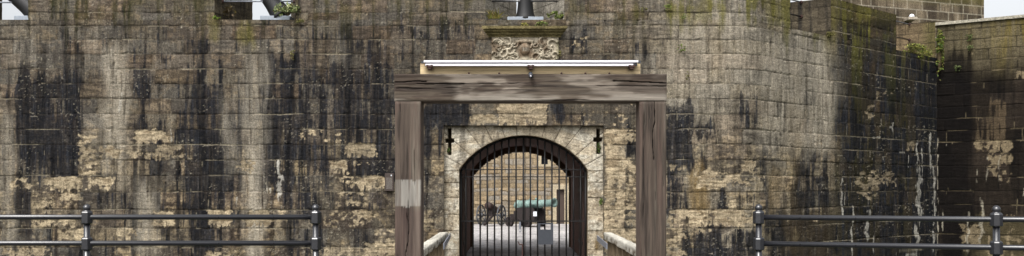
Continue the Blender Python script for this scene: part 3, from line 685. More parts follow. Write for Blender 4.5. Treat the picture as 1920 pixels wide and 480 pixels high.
# ------------------------------------------------------------------ ground
def sheet(name, x0, x1, y0, y1, z, mat, label=None):
    mb = MB(); mb.poly([(x0, y0, z), (x1, y0, z), (x1, y1, z), (x0, y1, z)]); return tag(mb.build(name, mat), kind='structure')
sheet('ground', -900, 900, -900, 900, -3.0, M_grass)
mb = MB(); mb.box(-60, 60, -60, 10.25, -2.99, 0.0); tag(mb.build('promenade', M_asph), kind='structure')
mb = MB(); mb.poly([(AX - AHW - .04, 17.45, 0), (AX + AHW + .04, 17.45, 0), (AX + AHW + .04, 23.4, 0), (AX - AHW - .04, 23.4, 0)])
mb.poly([(-13, 23.4, 0), (4.2, 23.4, 0), (5, 23.6, 0), (10, 27.8, 0), (10, 41, 0), (-13, 41, 0)]); tag(mb.build('courtyard', M_cob), kind='structure')
CWY = 38.0
# courtyard wall: rubble, with a doorway and a small window
cw = empty('courtyard_wall', (0, CWY, 0), 0, 'pale yellow rubble stone wall across the courtyard behind the gate', 'wall')
DX0, DX1, DZ = at(1043.5, 0, CWY).x, at(1058, 0, CWY).x, at(0, 355, CWY).z
WX0, WX1, WZ0, WZ1 = at(1015, 0, CWY).x, at(1027, 0, CWY).x, at(0, 308, CWY).z, at(0, 287, CWY).z
us = axis(-7, 9, .025, (DX0, DX1, WX0, WX1)); zs = axis(0, 6.2, .025, (DZ, WZ0, WZ1)); u, z = np.meshgrid(us, zs)
uc, zcn = np.meshgrid((us[:-1] + us[1:]) / 2, (zs[:-1] + zs[1:]) / 2)
mask = ~(((uc > DX0) & (uc < DX1) & (zcn < DZ)) | ((uc > WX0) & (uc < WX1) & (zcn > WZ0) & (zcn < WZ1)))
rc = [0]; rs = np.random.RandomState(9)
while rc[-1] < 6.4: rc.append(rc[-1] + .13 + .16 * rs.rand())
ci, bi, d, _ = masonry(u, z, rc, 61, .18, .62, .03); r = hsh(ci, bi, 3); r2 = hsh(ci, bi, 4); n = fbm(u * 6, z * 6, 9, 4)
C = G(166, 148, 120) * (.62 + .55 * r)[..., None] * (.75 + .5 * n)[..., None]; C = mixc(C, G(150, 144, 134), ss(.5, .8, r2) * .8); C = mixc(C, G(118, 98, 74), ss(.75, .95, r) * .4)
C = mixc(C, G(122, 108, 88), (1 - ss(.006, .03, d)) * .75); C = mixc(C, G(126, 118, 102), (1 - ss(.14, .3, z)) * .8)
sur = (np.maximum(np.abs(u - (DX0 + DX1) / 2) - .38, z - DZ - .2) < 0) | (np.maximum(np.abs(u - (WX0 + WX1) / 2) - .28, np.abs(z - (WZ0 + WZ1) / 2) - .36) < 0)
C = np.where(sur[..., None], G(186, 172, 146) * (.8 + .35 * n)[..., None], C)
mb = MB(); mb.grid(np.stack([u, CWY - (r - .5) * .04 * ~sur + .02 * (1 - ss(.0, .03, d)) * ~sur - .03 * sur, z], -1), C, mask)
mb.box(-7, 9, CWY + .5, CWY + .9, 0, 6.15, tuple(GREY))
adopt(mb.build('rubble_face', M_stone), cw)
bm = bmesh.new(); bx(bm, DX0 - .03, DX1 + .03, .12, .2, 0, DZ + .03); bm_obj('door', bm, plain('grey_brown_door', (74, 60, 52), .7, sc=(8, 8, .5)), cw)
bm = bmesh.new(); bx(bm, WX0 - .02, WX1 + .02, .14, .2, WZ0 - .02, WZ1 + .02); wdw = bm_obj('window', bm, M_glass, cw)
bm = bmesh.new(); bx(bm, (WX0 + WX1) / 2 - .012, (WX0 + WX1) / 2 + .012, .11, .139, WZ0, WZ1); bx(bm, WX0, WX1, .09, .109, (WZ0 + WZ1) / 2 - .012, (WZ0 + WZ1) / 2 + .012); bm_obj('glazing_bar', bm, M_gate, wdw)

# ------------------------------------------------------------------ cannon in the courtyard
ca = empty('courtyard_cannon', (.82, 35.2, 0), 0, 'green bronze cannon on a brown timber carriage seen through the gate', 'cannon')
A = at(972, 385, 35.8) - Vector((.82, 35.2, 0)); B = at(1040, 380, 34.4) - Vector((.82, 35.2, 0)); D = (B - A); L = D.length
bm = bmesh.new(); lathe(bm, [(-.26, .03), (-.22, .06), (-.17, .06), (-.12, .04), (-.06, .05), (-.05, .2), (.0, .215), (.05, .205), (.06, .19), (.5, .18), (.51, .195), (.58, .195), (.59, .175), (1.15, .155), (1.16, .17), (1.22, .17), (1.23, .15), (L - .3, .135), (L - .14, .15), (L - .03, .185), (L, .18), (L + .005, .085), (L - .3, .08)], A, D, 28)
tube(bm, A + D * .5 + Vector((-.25, -.22, 0)), A + D * .5 + Vector((.25, .22, 0)), .055)
for f in (.33, .5): bmesh.ops.create_uvsphere(bm, u_segments=10, v_segments=8, radius=.05, matrix=Matrix.Translation(A + D * f + Vector((0, 0, .2))))
bm_obj('barrel', bm, M_bronze, ca, True)
dn = Vector((D.x, D.y, 0)).normalized(); sd = Vector((-dn.y, dn.x, 0))
bm = bmesh.new()
for s in (-1, 1):
    pts = [(-.32, .2), (-.32, .38), (-.15, .38), (-.15, .5), (.05, .5), (.05, .62), (.25, .62), (.25, .76), (1.05, .78), (1.2, .6), (1.2, .2)]
    for off, rev in ((0, 0), (.09, 1)): pass
    f1 = [bm.verts.new(Vector((A.x, A.y, 0)) + dn * p * 1.0 + sd * (s * .24) + Vector((0, 0, q))) for p, q in pts]; f2 = [bm.verts.new(v.co + sd * s * .09) for v in f1]
    bm.faces.new(f1); bm.faces.new(f2[::-1])
    for i in range(len(pts)): bm.faces.new((f1[i], f1[(i + 1) % len(pts)], f2[(i + 1) % len(pts)], f2[i]))
for p in (-.1, .9):
    c0 = Vector((A.x, A.y, .26)) + dn * p; tube(bm, c0 - sd * .5, c0 + sd * .5, .07)
bx(bm, A.x - .05, A.x + .9, A.y - .1 - .4, A.y - .0 - .3, .3, .42)
bm_obj('carriage', bm, M_carr, ca)
for p in (-.1, .9):
    for s in (-1, 1):
        c0 = Vector((A.x, A.y, .2)) + dn * p + sd * s * .4; bm = bmesh.new(); tube(bm, c0 - sd * .06, c0 + sd * .06, .2, seg=20); tube(bm, c0 - sd * .1, c0 + sd * .1, .06); bm_obj('wheel', bm, M_carr, ca)
sp_ = at(1003.5, 401, 34.35) - Vector((.82, 35.2, 0)); bm = bmesh.new(); bx(bm, sp_.x - .075, sp_.x + .075, sp_.y - .01, sp_.y + .01, sp_.z - .09, sp_.z + .09); bm_obj('notice', bm, M_paper, ca)
bm = bmesh.new(); bx(bm, sp_.x - .015, sp_.x + .015, sp_.y + .011, sp_.y + .4, sp_.z - .35, sp_.z + .0); bm_obj('notice_stand', bm, M_gate, ca)

fg = empty('field_gun', (-.85, 36.2, 0), R(-24), 'small dark field gun with two grey spoked wheels, left of the bronze cannon', 'cannon')
def spoke_wheel(x, mat):
    bm = bmesh.new(); n = 28
    for k in range(n):
        a, b = k * 2 * math.pi / n, (k + 1) * 2 * math.pi / n
        tube(bm, (x, math.cos(a) * .4, .44 + math.sin(a) * .4), (x, math.cos(b) * .4, .44 + math.sin(b) * .4), .03, seg=6)
    for k in range(10):
        a = k * 2 * math.pi / 10; tube(bm, (x, 0, .44), (x, math.cos(a) * .4, .44 + math.sin(a) * .4), .018, seg=6)
    tube(bm, (x - .1, 0, .44), (x + .1, 0, .44), .07); return bm_obj('wheel', bm, mat, fg)
Mw = plain('grey_wheel_paint', (78, 80, 84), .7); spoke_wheel(-.46, Mw); spoke_wheel(.46, Mw)
bm = bmesh.new(); tube(bm, (-.62, 0, .44), (.62, 0, .44), .035); bm_obj('axle', bm, M_gun, fg)
bm = bmesh.new(); lathe(bm, [(0, .13), (.05, .16), (.4, .14), (.9, .11), (.95, .13), (1, .12)], (0, -.35, .85), (0, 1, -.25), 18); bm_obj('barrel', bm, plain('rusty_barrel', (50, 34, 30), .7), fg, True)
bm = bmesh.new(); tube(bm, (-.1, 0, .45), (.12, -.9, .08), .05, seg=8); tube(bm, (.1, 0, .45), (.14, -.9, .08), .05, seg=8); bx(bm, -.12, .12, -.15, .2, .4, .7); bm_obj('trail', bm, M_carr, fg)

# ------------------------------------------------------------------ iron gate
GY = 17.5 + REC + .2
gt = empty('iron_gate', (AX, GY, 0), 0, 'black iron bar gate filling the archway', 'gate')
sx = GY / F
n_b = 17; pitch = 13.45 * sx
for k in range(n_b):
    x = (k - 8) * pitch + (.003 if k == 8 else 0)
    if abs(x) > AHW - .03: continue
    zt = ACZ + math.sqrt(AR ** 2 - x * x) - .03
    bm = bmesh.new(); tube(bm, (x, 0, .03), (x, 0, zt), .0165, seg=8)
    if k == 8: tube(bm, (x + .032, .0, .03), (x + .032, .0, zt - .02), .008, seg=8)
    bm_obj('bar', bm, M_gate, gt, True)
for zz, r in ((at(0, 318, GY).z, .009), (at(0, 331.5, GY).z, .009), (at(0, 414.5, GY).z, .013), (.12, .015)):
    bm = bmesh.new(); hw = min(AHW - .02, math.sqrt(max(AR ** 2 - (zz - ACZ) ** 2, .1)) - .02) if zz > SPR else AHW - .02
    bx(bm, -hw, hw, -.02, .02, zz - r, zz + r); bm_obj('cross_rail', bm, M_gate, gt)
bm = bmesh.new(); ap = [(x - AX, z_) for x, z_ in arch_pts(30, AHW - .025, .02, -.025)]
for a, b in zip(ap[:-1], ap[1:]): tube(bm, (a[0], 0, a[1]), (b[0], 0, b[1]), .024, seg=8)
bm_obj('gate_frame', bm, M_gate, gt, True)
p0, p1 = at(1008.5, 418, GY), at(1037, 458, GY)
bm = bmesh.new(); bx(bm, p0.x - AX, p1.x - AX, -.075, -.03, p1.z, p0.z - .13); bx(bm, p0.x - AX, p1.x - AX, -.075, -.03, p0.z - .025, p0.z); bx(bm, p0.x - AX, p0.x - AX + .05, -.073, -.032, p0.z - .131, p0.z - .024); bx(bm, p1.x - AX - .05, p1.x - AX, -.073, -.032, p0.z - .131, p0.z - .024)
bm_obj('lock_panel', bm, M_panel, gt)
bm = bmesh.new(); q = at(975, 425, GY); tube(bm, (q.x - AX, -.04, q.z + .1), (q.x - AX, -.04, q.z - .03), .02); 
for k in range(10):
    a, b = k * .628, (k + 1) * .628; tube(bm, (q.x - AX + .02 * math.cos(a), -.04, q.z - .07 + .04 * math.sin(a)), (q.x - AX + .02 * math.cos(b), -.04, q.z - .07 + .04 * math.sin(b)), .007, seg=6)
bm_obj('padlock', bm, M_greym, gt)
bm = bmesh.new(); q = at(974, 462, GY); tube(bm, (q.x - AX, -.04, q.z + .04), (q.x - AX - .03, -.04, q.z + .1), .01); tube(bm, (q.x - AX, -.04, q.z + .04), (q.x - AX + .06, -.04, q.z + .04), .012); tube(bm, (q.x - AX + .06, -.04, q.z + .04), (q.x - AX + .06, -.04, q.z - .4), .013)
bm_obj('drop_bolt', bm, M_rust, gt)

# timber door leaves folded back along the passage walls
for s, lab in ((-1, 'dark oak door leaf folded back on the left side of the passage'), (1, 'dark oak door leaf folded back on the right side of the passage')):
    dr_ = empty('door_leaf', (AX + s * (AHW - .02), 18.2, 0), 0, lab, 'door')
    bm = bmesh.new()
    for k in range(6): bx(bm, -.03, .03, k * .2 + .004, k * .2 + .196, .05, 1.86 - .0)
    bm_obj('planks', bm, M_door, dr_, bevel=.004)
    for zz in (.4, 1.5):
        bm = bmesh.new(); bx(bm, -s * .031 - .012 * (s > 0), -s * .031 + .012 * (s < 0), .05, 1.15, zz, zz + .06); bm_obj('strap_hinge', bm, M_gate, dr_)

# ------------------------------------------------------------------ footbridge and its handrails
br = empty('footbridge', (AX, 14, 0), 0, 'timber footbridge over the moat with pale weathered handrails', 'footbridge')
bm = bmesh.new()
for k in range(38):
    y = -3.7 + k * .195; bx(bm, -1.75, 1.75, y + .005, y + .19, -.09, -.012)
bm_obj('deck', bm, plain('grey_deck_boards', (118, 110, 100), .9, sc=(.2, 4, 1), bd=.004), br)
bm = bmesh.new()
for x in (-1.4, 0, 1.4): bx(bm, x - .12, x + .12, -3.7, 3.5, -.4, -.091)
bm_obj('bearers', bm, M_door, br)
for s, X in ((-1, -1.33), (1, 1.86)):
    x = X - AX; zt = at(0, 437, 17.0).z; mb = MB(); y0, y1 = -2.6, 3.22 if s < 0 else 3.2
    v, w = np.meshgrid(np.linspace(y0, y1, 200), np.linspace(0, 1, 25)); a = w * 2 * math.pi
    rx, rz = .075, .06; sq = lambda c_: np.sign(c_) * np.abs(c_) ** .45
    nn = fbm(v * 5, w * 8, 8 + s, 4)
    P = np.stack([x + sq(np.cos(a)) * (rx + nn * .02), v, zt - .06 + sq(np.sin(a)) * (rz + nn * .02)], -1)
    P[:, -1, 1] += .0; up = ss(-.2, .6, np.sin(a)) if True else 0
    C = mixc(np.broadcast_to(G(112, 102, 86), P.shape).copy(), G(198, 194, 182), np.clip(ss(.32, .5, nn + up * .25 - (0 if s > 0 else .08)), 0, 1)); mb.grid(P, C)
    for e in (0, -1): mb.poly([tuple(p) for p in P[:-1, e]], tuple(G(110, 96, 76)))
    mb.build('handrail', M_woody, br)
    for y in ((2.75, 2.05, 1.3, .5, -.4, -1.3, -2.2)):
        mb = MB(); zz, ww = np.meshgrid(axis(-.09, zt - .12, .03), np.linspace(0, 4, 5)); cx_ = np.array([-.05, .05, .05, -.05, -.05])[ww.astype(int)]; cy_ = np.array([-.06, -.06, .06, .06, -.06])[ww.astype(int)]
        P = np.stack([x + cx_, y + cy_, zz], -1); mb.grid(P, np.broadcast_to(G(112, 98, 78), P.shape), None); mb.build('baluster', M_woodv, br, smooth=False)
    if s < 0: a_, b_2 = at(843, 442, 17.5), at(831, 462, 14.9)
    else: a_, b_2 = at(1119, 446, 17.55), at(1137, 462, 15.6)
    a_ = a_ - Vector((AX, 14, 0)); b_2 = b_2 - Vector((AX, 14, 0)); bm = bmesh.new(); d_ = b_2 - a_
    vs = [bm.verts.new(a_ + Vector((o1, 0, o2))) for o1, o2 in ((0, .05), (.02, .05), (.02, -.05), (0, -.05))]; v2 = [bm.verts.new(b_2 + Vector((o1, 0, o2))) for o1, o2 in ((0, .05), (.02, .05), (.02, -.05), (0, -.05))]
    bm.faces.new(vs); bm.faces.new(v2[::-1])
    for i in range(4): bm.faces.new((vs[i], vs[(i + 1) % 4], v2[(i + 1) % 4], v2[i]))
    bm_obj('steel_strap', bm, M_greym, br)

# ------------------------------------------------------------------ timber frame
FY = 10.7
tf = empty('timber_frame', at(995, 350, FY) * 1.0 - Vector((0, 0, EYE)), 0, 'massive weathered oak frame of two posts and a beam before the gate', 'timber frame')
def timber(name, p0, p1, depth, grain, cfun, crack, mat, jit):
    a, b = at(*p0, FY), at(*p1, FY); x0, x1, z1, z0 = a.x, b.x, a.z, b.z; mb = MB()
    L = dict(v=(axis(x0, x1, .006), axis(z0, z1, .02)), h=(axis(x0, x1, .02), axis(z0, z1, .006)))[grain]
    u, z = np.meshgrid(*L); px = 960 + u * F / FY; py = 350 - (z - EYE) * F / FY
    g = fbm(u * 34, z * 1.6, jit, 4) if grain == 'v' else fbm(u * 1.6, z * 34, jit, 4); g2 = fbm(u * 7, z * .6, jit + 3, 4) if grain == 'v' else fbm(u * .7, z * 8, jit + 3, 4)
    C = cfun(px, py, g, g2); cr = crack(px, py, g)
    C = mixc(C, G(18, 14, 12), cr * .9)
    edge = ss(0, .012, np.minimum(np.minimum(u - x0, x1 - u), np.minimum(z - z0, z1 - z)))
    h = (-.012 + .012 * edge) + ((g - .5) * .012 - cr * .03) * edge
    mb.grid(np.stack([u, FY - h, z], -1), C)
    def side(P0, P1, P2, P3):   # plain long faces as grids so that colour varies
        n = 60; m_ = 10; s_, t_ = np.meshgrid(np.linspace(0, 1, n), np.linspace(0, 1, m_)); P = (np.array(P0)[None, None] * ((1 - s_) * (1 - t_))[..., None] + np.array(P1)[None, None] * (s_ * (1 - t_))[..., None] + np.array(P2)[None, None] * (s_ * t_)[..., None] + np.array(P3)[None, None] * ((1 - s_) * t_)[..., None])
        mb.grid(P, G(100, 86, 78) * (.6 + .7 * fbm(s_ * 3, t_ * 7, jit + 8))[..., None])
    f = FY + .012; k = FY + depth
    side((x0, f, z0), (x0, f, z1), (x0, k, z1), (x0, k, z0)); side((x1, f, z0), (x1, f, z1), (x1, k, z1), (x1, k, z0))
    side((x0, f, z1), (x1, f, z1), (x1, k, z1), (x0, k, z1)); side((x0, f, z0), (x1, f, z0), (x1, k, z0), (x0, k, z0)); side((x0, k, z0), (x1, k, z0), (x1, k, z1), (x0, k, z1))
    return adopt(mb.build(name, mat), tf)
WD, WM, WL = G(44, 36, 31), G(86, 75, 66), G(130, 120, 107)
def cpost(left):
    def f(px, py, g, g2):
        C = mixc(np.broadcast_to(WM, px.shape + (3,)).copy(), WD, ss(.42, .68, g) * .8); C = mixc(C, WL, ss(.46, .74, g2 * .6 + g * .4) * .7)
        C = mixc(C, G(96, 76, 68), ss(.5, .7, fbm(px / 12, py / 90, 9)) * .35)
        if left:
            band = ((py > 338 + (g - .5) * 3) & (py < 387 + (g - .5) * 6)); C = np.where(band[..., None], mixc(C, G(150, 146, 138), .35 + .5 * ss(.4, .6, g)), C)
            C = mixc(C, G(84, 66, 62), ss(387, 400, py) * .4)
        return C
    return f
def cbeam(px, py, g, g2):
    C = mixc(np.broadcast_to(G(90, 80, 69), px.shape + (3,)).copy(), WD, ss(.42, .66, g) * .75)
    m = fbm(px / 90, py / 24, 71, 4); C = mixc(C, G(140, 130, 118), ss(.45, .62, m + .1 * ss(820, 900, px) * (1 - ss(930, 1000, px)) + .12 * ss(1050, 1110, px) * (1 - ss(1160, 1220, px)) - .12 * ss(1160, 1230, px) - .12 * (1 - ss(780, 870, px)) - .1 * ss(940, 1000, px) * (1 - ss(1040, 1090, px)) + (g - .5) * .25) * .75)
    C = mixc(C, G(64, 52, 44), np.clip(ss(.5, .6, fbm(px / 60, py / 30, 33) + .13 * ss(940, 1000, px) * (1 - ss(1050, 1110, px)) + .15 * ss(1170, 1230, px) + .12 * (1 - ss(770, 850, px)) + (g - .5) * .3) * .6, 0, 1))
    C = mixc(C, G(160, 152, 140), ss(172, 180, py) * ss(.45, .6, m) * .6)
    return C
def crk_beam(px, py, g):
    a = (np.abs(py - 153.5 - (vn(px / 30, px * 0, 3) - .5) * 3) < .9) * (px < 800) + (np.abs(py - 156 - (vn(px / 30, px * 0, 5) - .5) * 4) < .8) * (px < 870) * (px > 780)
    b = (np.abs(py - 154.5 - (px - 1240) * .03 - (vn(px / 20, px * 0, 4) - .5) * 2) < 1.0) * (px > 1150)
    return np.clip((a + b) * 1.0, 0, 1) + ss(.74, .8, g) * .5
crk_r = lambda px, py, g: np.clip((np.abs(px - 1225.5 - (vn(py / 25, py * 0, 6) - .5) * 6) < .7) * (py < 300) * 1.0 + ss(.74, .8, g) * .6, 0, 1)
crk_l = lambda px, py, g: np.clip((np.abs(px - 763 - (vn(py / 25, py * 0, 8) - .5) * 7) < .6) * (py > 400) * 1.0 + ss(.74, .8, g) * .6, 0, 1)
zb = 350 + EYE * F / FY
timber('beam', (739, 138.5), (1250.5, 189.5), .34, 'h', cbeam, crk_beam, M_woodh, 3)
timber('post', (740.5, 190), (789.5, zb), .33, 'v', cpost(True), crk_l, M_woodv, 5)
timber('post', (1199.5, 190), (1249.5, zb), .33, 'v', cpost(False), crk_r, M_woodv, 7)
# pale board over the beam
a, b = at(788, 119, FY + .06), at(1200.5, 139, FY + .06); mb = MB(); u, z = np.meshgrid(axis(a.x, b.x, .02), axis(b.z - .02, a.z, .01)); px = 960 + u * F / FY; py = 350 - (z - EYE) * F / FY
n = fbm(u * 1.5, z * 10, 3, 4); C = G(232, 208, 164) * (.75 + .5 * n)[..., None]; C = mixc(C, G(150, 120, 96), ss(126, 120, py) * ss(.4, .7, fbm(u * 2, z * 3, 4)) * .7); C = mixc(C, G(122, 112, 96), ss(132, 138, py) * .35)
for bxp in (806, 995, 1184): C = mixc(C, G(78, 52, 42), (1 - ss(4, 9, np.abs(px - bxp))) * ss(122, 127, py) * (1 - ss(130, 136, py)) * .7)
mb.grid(np.stack([u, np.full_like(u, FY + .06) + (n - .5) * .006, z], -1), C); mb.box(a.x, b.x, FY + .065, FY + .13, b.z - .02, a.z, tuple(G(176, 156, 118)))
adopt(mb.build('capping_board', M_woodh), tf)
for px_ in (879, 936, 1053, 1098, 1143):
    p = at(px_, 137.3, FY) - tf.location; bm = bmesh.new(); bmesh.ops.create_uvsphere(bm, u_segments=10, v_segments=6, radius=.014, matrix=Matrix.Translation((p.x, .02, p.z))); bm_obj('bolt', bm, M_rust, tf, True)
for px_, py_ in ((788.5, 388), (789, 426), (1198, 425)):
    p = at(px_, py_, FY + .12) - tf.location; bm = bmesh.new(); tube(bm, (p.x - .006, p.y, p.z), (p.x + .012, p.y, p.z), .02, seg=8); bm_obj('bolt', bm, M_rust, tf)

# strip light on the board
sl = empty('strip_light', at(995, 119, FY - .02), 0, 'long thin white twin strip light along the top of the timber frame', 'light fitting')
xa, xb = at(795, 0, FY).x - sl.location.x, at(1196, 0, FY).x - sl.location.x
for dz, nm in ((.023, 'upper_tube'), (-.019, 'lower_tube')):
    bm = bmesh.new(); bx(bm, xa + (.02 if dz < 0 else 0), xb - (.06 if dz < 0 else 0), -.02, .02, dz - .013, dz + .013); bm_obj('tube', bm, M_white, sl, bevel=.003)
bm = bmesh.new(); bx(bm, xa + .01, xb - .01, .0, .06, -.025, .028); bm_obj('backing', bm, M_panel, sl)
for px_ in (806, 995, 1184):
    x = at(px_, 0, FY).x - sl.location.x; bm = bmesh.new(); bx(bm, x - .035, x + .035, -.03, .05, -.05, -.024); bx(bm, x - .04, x - .012, -.034, .0, -.034, -.02); bx(bm, x + .012, x + .04, -.034, .0, -.034, -.02); bx(bm, x - .02, x + .02, -.024, .05, -.07, -.051); bm_obj('bracket', bm, M_rust, sl, bevel=.003)
for x in (xa - .03, xb - .0):
    bm = bmesh.new(); bx(bm, x, x + .03, -.015, .03, -.0, .03); bm_obj('end_cap', bm, M_panel, sl)
sc_ = empty('security_camera', at(995, 143, FY - .03), 0, 'small dark bullet camera fixed to the middle of the beam', 'camera')
bm = bmesh.new(); tube(bm, (0, .03, .035), (0, -.07, -.005), .026, seg=14); bm_obj('housing', bm, M_panel, sc_, True)
bm = bmesh.new(); tube(bm, (0, -.0705, -.006), (0, -.078, -.009), .010, seg=14); bm_obj('lens', bm, M_white, sc_, True)
bm = bmesh.new(); bx(bm, -.012, .012, .0, .03, .02, .055); bm_obj('mount', bm, M_gate, sc_)

# plaque on the wall
pq = empty('wall_plaque', at(730, 341, 17.46), 0, 'small brown plaque with rows of tiny white text, behind the left post', 'plaque')
bm = bmesh.new(); bx(bm, -.085, .085, -.015, .03, -.18, .17); bm_obj('plate', bm, M_plaque, pq, bevel=.004)
rg = random.Random(5); M_txt = plain('faded_lettering', (150, 144, 136), .7)
for r_ in range(12):
    z_ = .075 - r_ * .019; x = -.055; bm = bmesh.new()
    while x < .055:
        w = rg.uniform(.008, .022); bx(bm, x, min(x + w, .06), -.019, -.0155, z_ - .0035, z_ + .0035); x += w + .006
    bm_obj('text_line', bm, M_txt, pq)
bm = bmesh.new(); bx(bm, .03, .05, -.019, -.0155, .115, .14); bm_obj('emblem', bm, M_paper, pq)

# ------------------------------------------------------------------ embrasure guns, slabs and safety rails
def em_gun(u, tilt, label, slab_label, back=.34, dx=0, wide=1.0):
    x, y, _, _ = path(u, back); x = float(x) + dx; y = float(y)
    g = empty('embrasure_gun', (x, y, SILL + .055), 0, label, 'cannon', 'black guns in the embrasures')
    d = Vector((-math.sin(tilt), .0, math.cos(tilt))); bm = bmesh.new()
    s = wide
    lathe(bm, [(0, .205 * s), (.02, .21 * s), (.06, .195 * s), (.16, .17 * s), (.3, .152 * s), (.6, .14 * s), (1.1, .15 * s), (1.3, .155 * s)], (0, 0, .0 + abs(math.sin(tilt)) * .13), d, 32); bm_obj('barrel', bm, M_gun, g, True)
    bm = bmesh.new(); lathe(bm, [(1.301, .17 * s), (1.36, .17 * s), (1.38, .1), (1.45, .06)], (0, 0, abs(math.sin(tilt)) * .13), d, 24); bm_obj('breech', bm, M_gun, g, True)
    b = empty('gun_block', (x - (0 if tilt == 0 else .1), y, SILL), 0, slab_label, 'stone block', 'pale blocks under the embrasure guns'); w = .36 if tilt == 0 else .3
    bm = bmesh.new(); bx(bm, -w, w, -.2, .2, .0, .09 if tilt == 0 else .11); bm_obj('slab', bm, M_slab, b, bevel=.008)
em_gun(uf(985) * 1.02, 0, 'black gun seen upright in the embrasure above the carved coat of arms', 'pale grey block under the gun above the carving')
em_gun(uf(530) * 1.02, R(36), 'black slanting gun in the left embrasure beside a leafy plant', 'pale grey block below the slanting gun, left of the leafy plant', .34, .0, 1.15)
em_gun(uf(74) * 1.02, R(50), 'black slanting gun in the leftmost embrasure, mostly hidden by the wall', 'pale grey block in the leftmost embrasure', .34, .0, 1.2)

def srail(u0, u1, zz, lab, back=.25, r=.016, mat=None, trim=0):
    x0, y0, _, _ = path(u0, back); x1, y1, _, _ = path(u1, back)
    g = empty('safety_rail', (float(x0), float(y0), zz), 0, lab, 'safety rail', 'safety rails across the embrasures'); bm = bmesh.new()
    e = Vector((float(x1 - x0), float(y1 - y0), 0)); tube(bm, (0, 0, 0), e, r, seg=8); bm_obj('rail', bm, mat or M_iron, g, True)
    for q in (Vector((0, 0, 0)), e): bm = bmesh.new(); d = e.normalized(); o_ = q + (d * .01 if q.length == 0 else -d * .01); tube(bm, o_ - d * .015, o_ + d * .015, r * 2.2, seg=10); bm_obj('fixing', bm, M_rust, g)
k_ = .25 / THK * sp
srail(EMB[0][0] + k_, EMB[0][1] - k_, at(0, 4.5, 17.75).z, 'thin rail across the leftmost embrasure', mat=M_greym)
srail(EMB[1][0] + k_, EMB[1][1] - k_, at(0, 2.5, 17.75).z, 'thin rail across the embrasure with the leafy plant', mat=M_greym)
srail(EMB[2][0] + k_, EMB[2][1] - k_, at(0, 2, 17.75).z, 'thin rail across the embrasure above the carving')
k_ = .6 / THK * sp
def zr(px, py, u, back): x, y, _, _ = path(u, back); return EYE + (350 - py) / F * float(y)
ue = EMB[3][1] - k_
srail(EMB[3][0] + k_, ue, zr(0, 31, ue, .6), 'lower rail across the mossy embrasure on the bend', .6)
srail(EMB[3][0] + k_, ue, zr(0, 4, ue, .6), 'upper rail across the mossy embrasure on the bend', .6)
ue = EMB[4][1] - .24
srail(EMB[4][0] + k_, ue, zr(0, 75, ue, .6), 'lower rail over the grassy sill by the right corner', .6)
srail(EMB[4][0] + k_, ue, zr(0, 46, ue, .6), 'upper rail over the grassy sill by the right corner', .6)

# ------------------------------------------------------------------ iron railings
def railing(pts, zt, zl, label):
    rt = empty('iron_railing', (pts[0][0], pts[0][1], 0), 0, label, 'railing', 'black railings along the moat edge'); o = Vector((pts[0][0], pts[0][1], 0))
    d = (Vector((*pts[-1], 0)) - Vector((*pts[0], 0))).normalized(); ang = math.atan2(d.y, d.x)
    for (x, y) in pts:
        b = Vector((x, y, 0)) - o; bm = bmesh.new(); lathe(bm, [(0, .075), (.03, .075), (.035, .045), (.06, .04), (zt + .04, .034)], b, (0, 0, 1), 18); p = bm_obj('post', bm, M_iron, rt, True)
        for zz in (zt, zl, zl - .3):
            bm = bmesh.new(); lathe(bm, [(-.075, .05), (-.068, .066), (.05, .066), (.062, .058), (.068, .05)], b + Vector((0, 0, zz)), (0, 0, 1), 6 if pts[0][0] < -1 else 8)
            for v in bm.verts: pass
            c = bm_obj('collar', bm, M_iron, p, bevel=.004)
        bm = bmesh.new(); lathe(bm, [(.06, .045), (.07, .048), (.073, .036), (.078, .035), (.09, .041), (.104, .043), (.12, .04), (.135, .029), (.144, .014), (.146, .003)], b + Vector((0, 0, zt - .0)), (0, 0, 1), 20); bm_obj('finial', bm, M_iron, p, True)
    for zz in (zt, zl, zl - .3):
        bm = bmesh.new(); tube(bm, -d * .0, Vector((*pts[-1], 0)) - o, .029, seg=20); 
        for v in bm.verts: v.co.z += zz
        bm_obj('rail', bm, M_iron, rt, True)
    for (a, b) in zip(pts[:-1], pts[1:]):
        for f in (.18, .42):
            p = Vector((a[0] + (b[0] - a[0]) * f, a[1] + (b[1] - a[1]) * f, 0)) - o
            for zz in (zt, zl): bm = bmesh.new(); tube(bm, p + Vector((0, -.032, zz)), p + Vector((0, -.026, zz)), .007, seg=8); bm_obj('screw', bm, M_gate, rt)
RZ, RL = at(0, 407, 10).z, at(0, 456, 10).z
railing([(at(592, 0, 10).x, 10), (at(163, 0, 10).x, 10), (at(163, 0, 10).x - 2.6, 10), (at(163, 0, 10).x - 5.2, 10)], RZ, RL, 'black tubular railing with ball finials, left of the timber frame')
ra = (at(1422.5, 0, 9.95).x, 9.95); rb = (at(1868, 0, 9.3).x, 9.3)
railing([ra, rb, (2 * rb[0] - ra[0], 2 * rb[1] - ra[1]), (3 * rb[0] - 2 * ra[0], 3 * rb[1] - 2 * ra[1])], RZ, RL, 'black tubular railing with ball finials, right of the timber frame')

